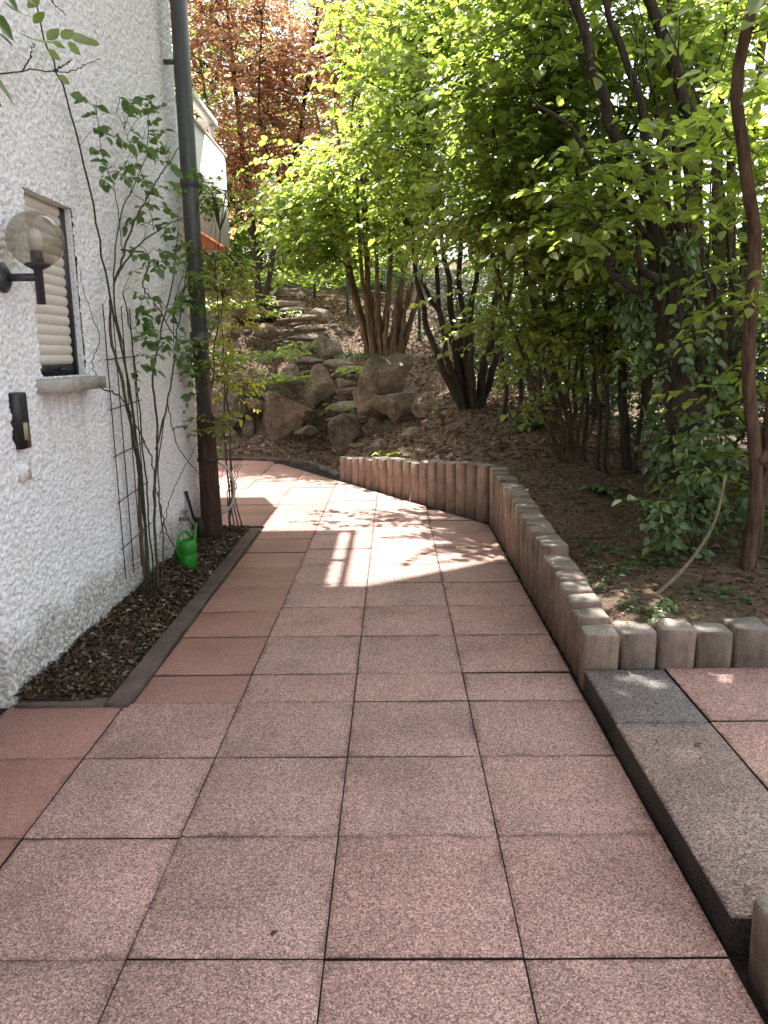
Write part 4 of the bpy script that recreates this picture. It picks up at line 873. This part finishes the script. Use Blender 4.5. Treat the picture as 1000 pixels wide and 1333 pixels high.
# bundle of brown stems behind
cb = on(2.75, 6.0)
stm = [([PY(bx_, 560, 6.0), PY(mx, 400, 6.0), PY(tx, ty, 5.9)], r_, .03) for bx_, mx, tx, ty, r_ in [(905, 895, 880, 180, .045), (915, 908, 905, 120, .04), (925, 922, 895, 40, .045), (935, 938, 930, 60, .03), (945, 952, 960, 100, .04), (950, 968, 985, 120, .035), (918, 930, 950, -40, .04), (930, 915, 870, -20, .025), (940, 960, 1000, -20, .025), (910, 885, 850, 60, .02)]]
tree('coppice_bundle', 'tight bundle of brown coppice stems behind the ivy clad tree', cb, stm,
     [(930, 110, 5.9, 90, 90, .5), (960, 20, 5.8, 90, 80, .6), (980, 300, 6.1, 50, 80, .4)], 46, .09, 'leaf', 'bark_stump', 7, trunk='stem')
# reddish sapling near the right edge
tb = on(1.86, 3.95)
stm = [([tb, PY(985, 640, 3.95), PY(975, 480, 3.95), PY(978, 300, 3.9), PY(962, 160, 3.9), PY(985, -40, 3.85)], .036, .026), ([PY(986, 600, 3.95), PY(1000, 560, 4.0), PY(1012, 380, 4.1), PY(1010, 100, 4.1)], .03, .02), ([tb+np.array([.04, .1, 0]), PY(992, 640, 4.1), PY(996, 560, 4.05)], .03, .025)]
tree('sapling', 'reddish brown sapling standing at the right edge of the bed', tb, stm,
     [(930, 200, 4.1, 40, 30, .2), (1000, 250, 4.1, 40, 50, .2), (1010, 400, 4.1, 40, 60, .3), (1040, 100, 4.0, 70, 90, .5), (1080, -100, 4.0, 130, 90, .6, 4500), (1000, 560, 4.3, 30, 60, .2, 900)], 56, .085, 'leaf', 'bark_red', 8)

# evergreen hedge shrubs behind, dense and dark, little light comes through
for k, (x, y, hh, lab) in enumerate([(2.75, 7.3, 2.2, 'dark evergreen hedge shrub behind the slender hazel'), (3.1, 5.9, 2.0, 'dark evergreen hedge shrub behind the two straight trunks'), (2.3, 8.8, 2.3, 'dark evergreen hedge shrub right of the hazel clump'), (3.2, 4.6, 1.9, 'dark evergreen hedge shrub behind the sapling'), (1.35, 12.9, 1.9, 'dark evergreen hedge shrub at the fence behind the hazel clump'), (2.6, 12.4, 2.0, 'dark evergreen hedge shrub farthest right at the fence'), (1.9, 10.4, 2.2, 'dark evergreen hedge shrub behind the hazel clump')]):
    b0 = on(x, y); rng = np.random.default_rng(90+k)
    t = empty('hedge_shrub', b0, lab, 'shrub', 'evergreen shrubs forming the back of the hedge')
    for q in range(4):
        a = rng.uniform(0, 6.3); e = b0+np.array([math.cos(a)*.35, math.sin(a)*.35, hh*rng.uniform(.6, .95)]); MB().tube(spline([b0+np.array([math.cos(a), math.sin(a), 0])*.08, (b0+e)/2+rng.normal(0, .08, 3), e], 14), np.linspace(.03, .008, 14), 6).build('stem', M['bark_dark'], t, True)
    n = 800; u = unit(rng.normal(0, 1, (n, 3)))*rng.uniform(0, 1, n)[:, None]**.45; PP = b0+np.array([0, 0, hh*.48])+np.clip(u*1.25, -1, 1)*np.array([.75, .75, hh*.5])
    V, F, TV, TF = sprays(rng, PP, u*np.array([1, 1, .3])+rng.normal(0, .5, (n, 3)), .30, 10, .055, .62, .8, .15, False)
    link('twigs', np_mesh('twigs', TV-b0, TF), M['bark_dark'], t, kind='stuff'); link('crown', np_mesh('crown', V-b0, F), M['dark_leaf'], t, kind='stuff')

# background trees on the hill
bgt = [(-4.5, 21, 7.5, 2.2, 'leaf2', 'green tree far up the slope left of the copper beech'), (-.6, 22.5, 8, 1.9, 'leaf2', 'bright green tree at the top of the slope behind the coppiced stump'), (3.4, 21, 7.5, 2.0, 'leaf2', 'green tree on the hilltop behind the hazel clump'), (4.4, 17, 4.2, 1.7, 'leaf', 'leafy tree beyond the hedge, in the middle distance'), (6.8, 13, 3.4, 1.4, 'leaf2', 'round crowned tree beyond the hedge on the right'), (-7.5, 18, 9, 2.5, 'leaf2', 'tall tree behind the house, mostly hidden'), (-1.5, 28, 10, 3, 'dark_leaf', 'dark tall tree closing the view at the top of the hill'), (-5.5, 29, 10, 3, 'dark_leaf', 'dark tall tree on the hill behind the copper beech')]
for k, (x, y, hh, rr, lm, lab) in enumerate(bgt):
    b0 = on(x, y); rng = np.random.default_rng(140+k); t = empty('background_tree', b0, lab, 'tree', 'trees on the slope behind')
    tp_ = b0+np.array([rng.normal(0, .3), rng.normal(0, .3), hh*.85]); MB().tube(spline([b0, (b0+tp_)/2+rng.normal(0, .15, 3), tp_], 20), np.linspace(.16, .04, 20), 8).build('trunk', M['bark_dark'], t, True)
    lb = MB(); nb = 16; cl = []
    for q in range(nb):
        a = q*2.4; z = hh*(.22+.7*q/nb); e = b0+np.array([math.cos(a)*rr*.8, math.sin(a)*rr*.8, z+.5]); s_ = b0+np.array([0, 0, z-.3]); lb.tube(spline([s_, (s_+e)/2+np.array([0, 0, .15]), e], 8), np.linspace(.05, .012, 8), 5, False); cl.append(e)
    lb.build('limbs', M['bark_dark'], t, kind='stuff')
    n = 900; u = unit(rng.normal(0, 1, (n, 3)))*rng.uniform(0, 1, n)[:, None]**.4; PP = b0+np.array([0, 0, hh*.5])+u*np.array([rr, rr, hh*.52])*(1+.25*fbm(u*2+k, 1.5, 2, k)[:, None])
    V, F, TV, TF = sprays(rng, PP, u*np.array([1, 1, .3])+rng.normal(0, .5, (n, 3)), .6, 9, .15, .7, .9, .2, False)
    link('twigs', np_mesh('twigs', TV-b0, TF), M['bark_dark'], t, kind='stuff'); link('crown', np_mesh('crown', V-b0, F), M[lm], t, kind='stuff')

for k, (x, y, rr, hh, lm, lab) in enumerate([(-5.6, 24.5, 1.9, 4.2, 'dark_leaf', 'dark bush far up the slope, left of all the others'), (-3.2, 25.0, 1.9, 4.6, 'dark_leaf', 'dark bush far up the slope behind the steps'), (-.6, 25.0, 1.8, 4.4, 'dark_leaf', 'dark bush far up the slope behind the stump'), (-4.6, 20.6, 1.2, 1.8, 'leaf2', 'hilltop bush below the balcony'), (-2.9, 22.0, 1.3, 2.0, 'leaf', 'hilltop bush behind the upper steps'), (-1.0, 20.5, 1.3, 1.9, 'leaf2', 'hilltop bush behind the copper beech trunk'), (-.3, 19.2, 1.0, 1.6, 'leaf', 'hilltop bush behind the coppiced stump')]):
    b0 = on(x, y); rng = np.random.default_rng(240+k); t = empty('hilltop_bush', b0, lab, 'bush', 'bushes along the hilltop')
    n = int(180*rr*hh); u = unit(rng.normal(0, 1, (n, 3)))*rng.uniform(0, 1, n)[:, None]**.45; PP = b0+np.array([0, 0, hh*.5])+u*np.array([rr, rr, hh*.55])
    V, F, TV, TF = sprays(rng, PP, u*np.array([1, 1, .3])+rng.normal(0, .5, (n, 3)), .45, 9, .11, .7, .9, .2, False)
    for q in range(5): a = q*1.3; MB().tube(spline([b0, b0+np.array([math.cos(a)*.2, math.sin(a)*.2, hh*.5]), b0+np.array([math.cos(a)*.6, math.sin(a)*.6, hh*.9])], 9), np.linspace(.03, .008, 9), 5).build('stem', M['bark_dark'], t)
    link('twigs', np_mesh('twigs', TV-b0, TF), M['bark_dark'], t, kind='stuff'); link('crown', np_mesh('crown', V-b0, F), M[lm], t, kind='stuff')

# shrub by the house corner, yellow-green where the sun reaches it
sbq = np.array([-1.42, 6.42, .03]); 
stm = [([np.array([-1.42+.03*k, 6.42+.02*k, .0]), PY(296+3*k, 640, 6.5), PY(300+4*k, 605, 6.5)], .006, .003) for k in range(4)]+[([sbq, PY(300, 560, 6.6), PY(292, 470, 6.7), PY(286, 390, 6.8)], .010, .004), ([sbq, PY(292, 540, 6.5), PY(300, 440, 6.7), PY(320, 400, 6.8)], .008, .003)]
tree('corner_shrub', 'thin shrub with yellow green sunlit leaves right of the downpipe', sbq, stm,
     [(304, 395, 6.8, 24, 30, .2, 12), (300, 500, 6.7, 18, 18, .15, 5), (290, 450, 6.6, 18, 30, .2, 5), (296, 365, 6.9, 22, 18, .2, 6)], 40, .055, 'yellow', 'cane', 11, 'shrub', spr=3, nl=8, slen=.24, trunk='stem', ratio=.5)
sbq2 = np.array([-1.55, 6.3, .03])
tree('elder_shrub', 'green leafy shrub climbing around the downpipe', sbq2, [([sbq2, PY(272, 540, 6.35), PY(280, 420, 6.4), PY(284, 300, 6.5)], .010, .004), ([sbq2, PY(265, 520, 6.0), PY(262, 440, 6.0)], .007, .003)],
     [(276, 250, 6.4, 22, 14, .12, 8), (268, 470, 6.05, 24, 34, .10, 16), (275, 550, 6.05, 26, 20, .1, 9), (300, 250, 6.6, 22, 10, .12, 5), (308, 345, 6.9, 26, 14, .2, 10), (262, 350, 6.1, 12, 30, .1, 5)], 48, .065, 'leaf2', 'cane', 12, 'shrub', spr=3, nl=7, slen=.22, trunk='stem', ratio=.55)

# plants on the slope
def plant(name, label, c, n, L, m, seed, r=.18, up=.6, slen=.22, nl=7, cat='plant', group=None, ratio=.6):
    rng = np.random.default_rng(seed); c = np.array(c); t = empty(name, c, label, cat, group); a = rng.uniform(0, 6.3, n)
    D = np.stack([np.cos(a), np.sin(a), rng.uniform(.2, 1.4, n)*up*2], 1); PP = c+np.stack([np.cos(a), np.sin(a), np.zeros(n)], 1)*rng.uniform(0, r, n)[:, None]
    V, F, TV, TF = sprays(rng, PP, D, slen, nl, L, ratio, 1., .35)
    link('stems', np_mesh('stems', TV-c, TF), M['cane_green'], t, kind='stuff'); link('leaves', np_mesh('leaves', V-c, F), M[m], t, kind='stuff'); return t
def at(px, py, Y, lift=0.):
    c = PY(px, py, Y); c[2] = Tz(c[0], c[1])+lift; return c
plant('fern', 'bright green fern above the large brown boulder', PY(368, 500, 12.2), 16, .10, 'leaf', 1, .10, .6, .40, 12, ratio=.4)
plant('ground_plant', 'bright green leafy weed on the slope below the bare soil', PY(365, 466, 13.2), 34, .10, 'leaf', 2, .45, .5, .3)
plant('ground_plant', 'pale leafy clump on top of the large brown boulder', PY(345, 514, 12.1), 26, .06, 'rose_leaf', 3, .3, .4, .2)
plant('ground_plant', 'green weeds on the upper slope left of the steps', PY(300, 400, 15.5), 60, .10, 'leaf2', 4, .7, .5, .35)
plant('ground_plant', 'ferny undergrowth at the top of the steps', PY(330, 372, 18.5), 110, .12, 'leaf2', 5, 1.1, .6, .45)
plant('ground_plant', 'leafy undergrowth under the trees at the hilltop', PY(420, 372, 17.5), 120, .12, 'leaf', 6, 1.1, .9, .5)
plant('ground_plant', 'green undergrowth beside the green fence post', PY(455, 350, 17.0), 90, .12, 'leaf', 16, .8, 1.2, .6)
plant('ground_plant', 'weeds at the left of the slope near the shrub', PY(300, 470, 13.0), 50, .08, 'leaf2', 7, .5, .6, .35)
plant('ground_plant', 'grassy green tuft left of the pointed grey boulder', PY(395, 455, 13.6), 26, .08, 'leaf2', 17, .25, .5, .28)
plant('ground_plant', 'small leafy clump between the rocks above the dark boulder', PY(440, 535, 11.3), 16, .06, 'leaf2', 18, .18, .5, .2)
plant('ground_plant', 'weeds growing beside the lowest upper step', PY(362, 412, 15.2), 30, .08, 'leaf2', 19, .35, .5, .3)
plant('ground_plant', 'low green clump right of the rock stairs below the stump', PY(462, 485, 12.2), 22, .07, 'leaf', 20, .2, .5, .22)
plant('ground_plant', 'leafy weeds at the foot of the egg shaped stone', PY(580, 545, 9.9), 14, .06, 'leaf2', 21, .15, .5, .2)
plant('ground_plant', 'variegated ivy trailing from the left foot of the stump', PY(468, 462, 11.2), 40, .06, 'ivy', 8, .2, .2, .2)
plant('ground_plant', 'tiny yellow green weed peeping over the far palisades', PZ(500, 594, .36), 8, .06, 'yellow', 9, .08, .6, .12)
# weeds in the hedge bed
for k, (px, py, z, n, L, r_, lab) in enumerate([(848, 795, .27, 16, .035, .10, 'low weed directly behind the front palisades'), (790, 705, .36, 12, .045, .08, 'small grey green weed in the middle of the bed'), (845, 730, .33, 18, .045, .12, 'spreading weed clump in front of the bramble'), (870, 715, .34, 16, .045, .09, 'weed clump touching the bent branch'), (935, 780, .3, 8, .04, .10, 'small bright weed near the front of the sapling'), (805, 735, .34, 7, .035, .08, 'thin pale weed left of the spreading clump'), (776, 748, .33, 10, .03, .05, 'tiny weed close to the palisade tops'), (890, 610, .5, 26, .09, .1, 'bluish leafy shoot at the foot of the ivy clad tree'), (695, 560, .62, 14, .12, .08, 'broad leaved seedling left of the slender hazel'), (795, 625, .5, 10, .1, .05, 'drooping seedling in front of the maple trunks'), (735, 560, .6, 16, .1, .1, 'green sucker shoots around the slender hazel')]):
    c = PZ(px, py, z); c[2] = Tz(c[0], c[1]); plant('weed', lab, c, n, L, 'rose_leaf' if k % 3 else 'ivy', 40+k, r_, .5, .14, 6, 'weed')
# bent branch and bramble
b0 = PZ(850, 775, .29); b0[2] = Tz(b0[0], b0[1])-.02
bb_ = MB(); bb_.tube(spline([b0, PY(895, 735, 3.75), PY(930, 680, 3.75), PY(945, 618, 3.75)], 20), np.linspace(.011, .006, 20), 8)
o = bb_.build('bent_branch', M['pale_wood'], smooth=True); tag(o, 'bare pale bent branch arching up out of the bed', 'branch')
rng = np.random.default_rng(55); br0 = on(1.75, 4.3)
br = empty('bramble', br0, 'sunlit bramble shoots with pale green leaves behind the bent branch', 'bramble'); PP = []; DD = []
for ctrl in ([br0, PY(900, 640, 4.2), PY(925, 560, 4.15), PY(930, 500, 4.1)], [br0, PY(880, 660, 4.2), PY(850, 660, 4.1)], [br0, PY(920, 640, 4.3), PY(960, 580, 4.3)], [br0, PY(900, 680, 4.1), PY(890, 590, 4.0), PY(905, 560, 4.0)], [br0, PY(870, 690, 4.1), PY(845, 650, 4.0)], [br0, PY(960, 660, 4.3), PY(1010, 620, 4.3)]):
    P = spline(ctrl, 18); MB().tube(P, np.linspace(.006, .003, len(P)), 6).build('shoot', M['cane_green'], br, True)
    for p in P[5:]:
        for _ in range(2): PP.append(p); DD.append(rng.normal(0, 1, 3)*np.array([1, 1, .4]))
V, F, TV, TF = sprays(rng, np.array(PP), np.array(DD), .13, 4, .062, .75, .8, .2)
link('leaves', np_mesh('leaves', V-br0, F), M['ivy'], br, kind='stuff'); link('twigs', np_mesh('twigs', TV-br0, TF), M['cane_green'], br, kind='stuff')
plant('undergrowth', 'dense dark undergrowth between the ivy clad tree and the sapling', on(2.3, 4.7, .1), 26, .08, 'leaf2', 66, .4, 1.0, .4, 7)

# ------------------------------------------------------------------ fence on the hilltop
fe = empty('wire_fence', (-1, 17, 2.3), 'green wire fence with slim posts along the top of the slope', 'fence')
fp = [(-3.9, 20.4), (-2.75, 19.2), (-1.75, 17.8), (-.95, 16.6), (-.1, 15.2), (.45, 13.6), (1.6, 12.6), (3.2, 11.4)]
for x, y in fp: z = Tz(x, y); MB().tube([(x, y, z-.2), (x, y, z+1.25)], .028, 8).build('post', M['fence'], fe)
for k in range(6):
    P = [(x, y, Tz(x, y)+.15+k*.21) for x, y in fp]; MB().tube(P, .004, 4).build('wire', M['fence'], fe)
for k, (px, y1, y0, Y) in enumerate([(345, 350, 290, 19.5), (358, 352, 300, 19.8), (330, 348, 300, 20.2)]):
    a = PY(px, y1, Y); b_ = PY(px, y0, Y); tag(MB().tube([a-np.array([0, 0, .4]), b_], .03, 8).build('grey_pole', M['metal']), ['slim grey pole in the middle of the hilltop undergrowth', 'slim grey pole right of the other two on the hilltop', 'slim grey pole nearest the balcony on the hilltop'][k], 'pole')

# ------------------------------------------------------------------ crumbs on the paving
rng = np.random.default_rng(99)
for k, (px, py, z, L, m, lab) in enumerate([(233, 1060, .003, .028, 'litter', 'small pale dry leaf on the left slabs'), (905, 968, .106, .035, 'litter_dark', 'dark curled leaf on the step'), (360, 1212, .003, .022, 'litter_dark', 'tiny dark green scrap on the near middle slab'), (984, 1156, .106, .022, 'litter', 'pale chip at the near end of the step'), (56, 975, .003, .016, 'litter', 'tiny pale crumb near the house corner'), (293, 982, .003, .014, 'litter_dark', 'tiny dark crumb beside a slab joint'), (707, 815, .003, .02, 'litter', 'pale petal at the foot of the palisades')]):
    c = PZ(px, py, z); V, F = leaf_geo(c[None], rng.normal(0, 1, (1, 3))*np.array([1, 1, .1]), np.array([[.1, .2, 1.]]), L, L*.6, .3, -.3)
    o = link('fallen_leaf', np_mesh('fallen_leaf', V-c, F), M[m]); o.location = c; tag(o, lab, 'leaf')
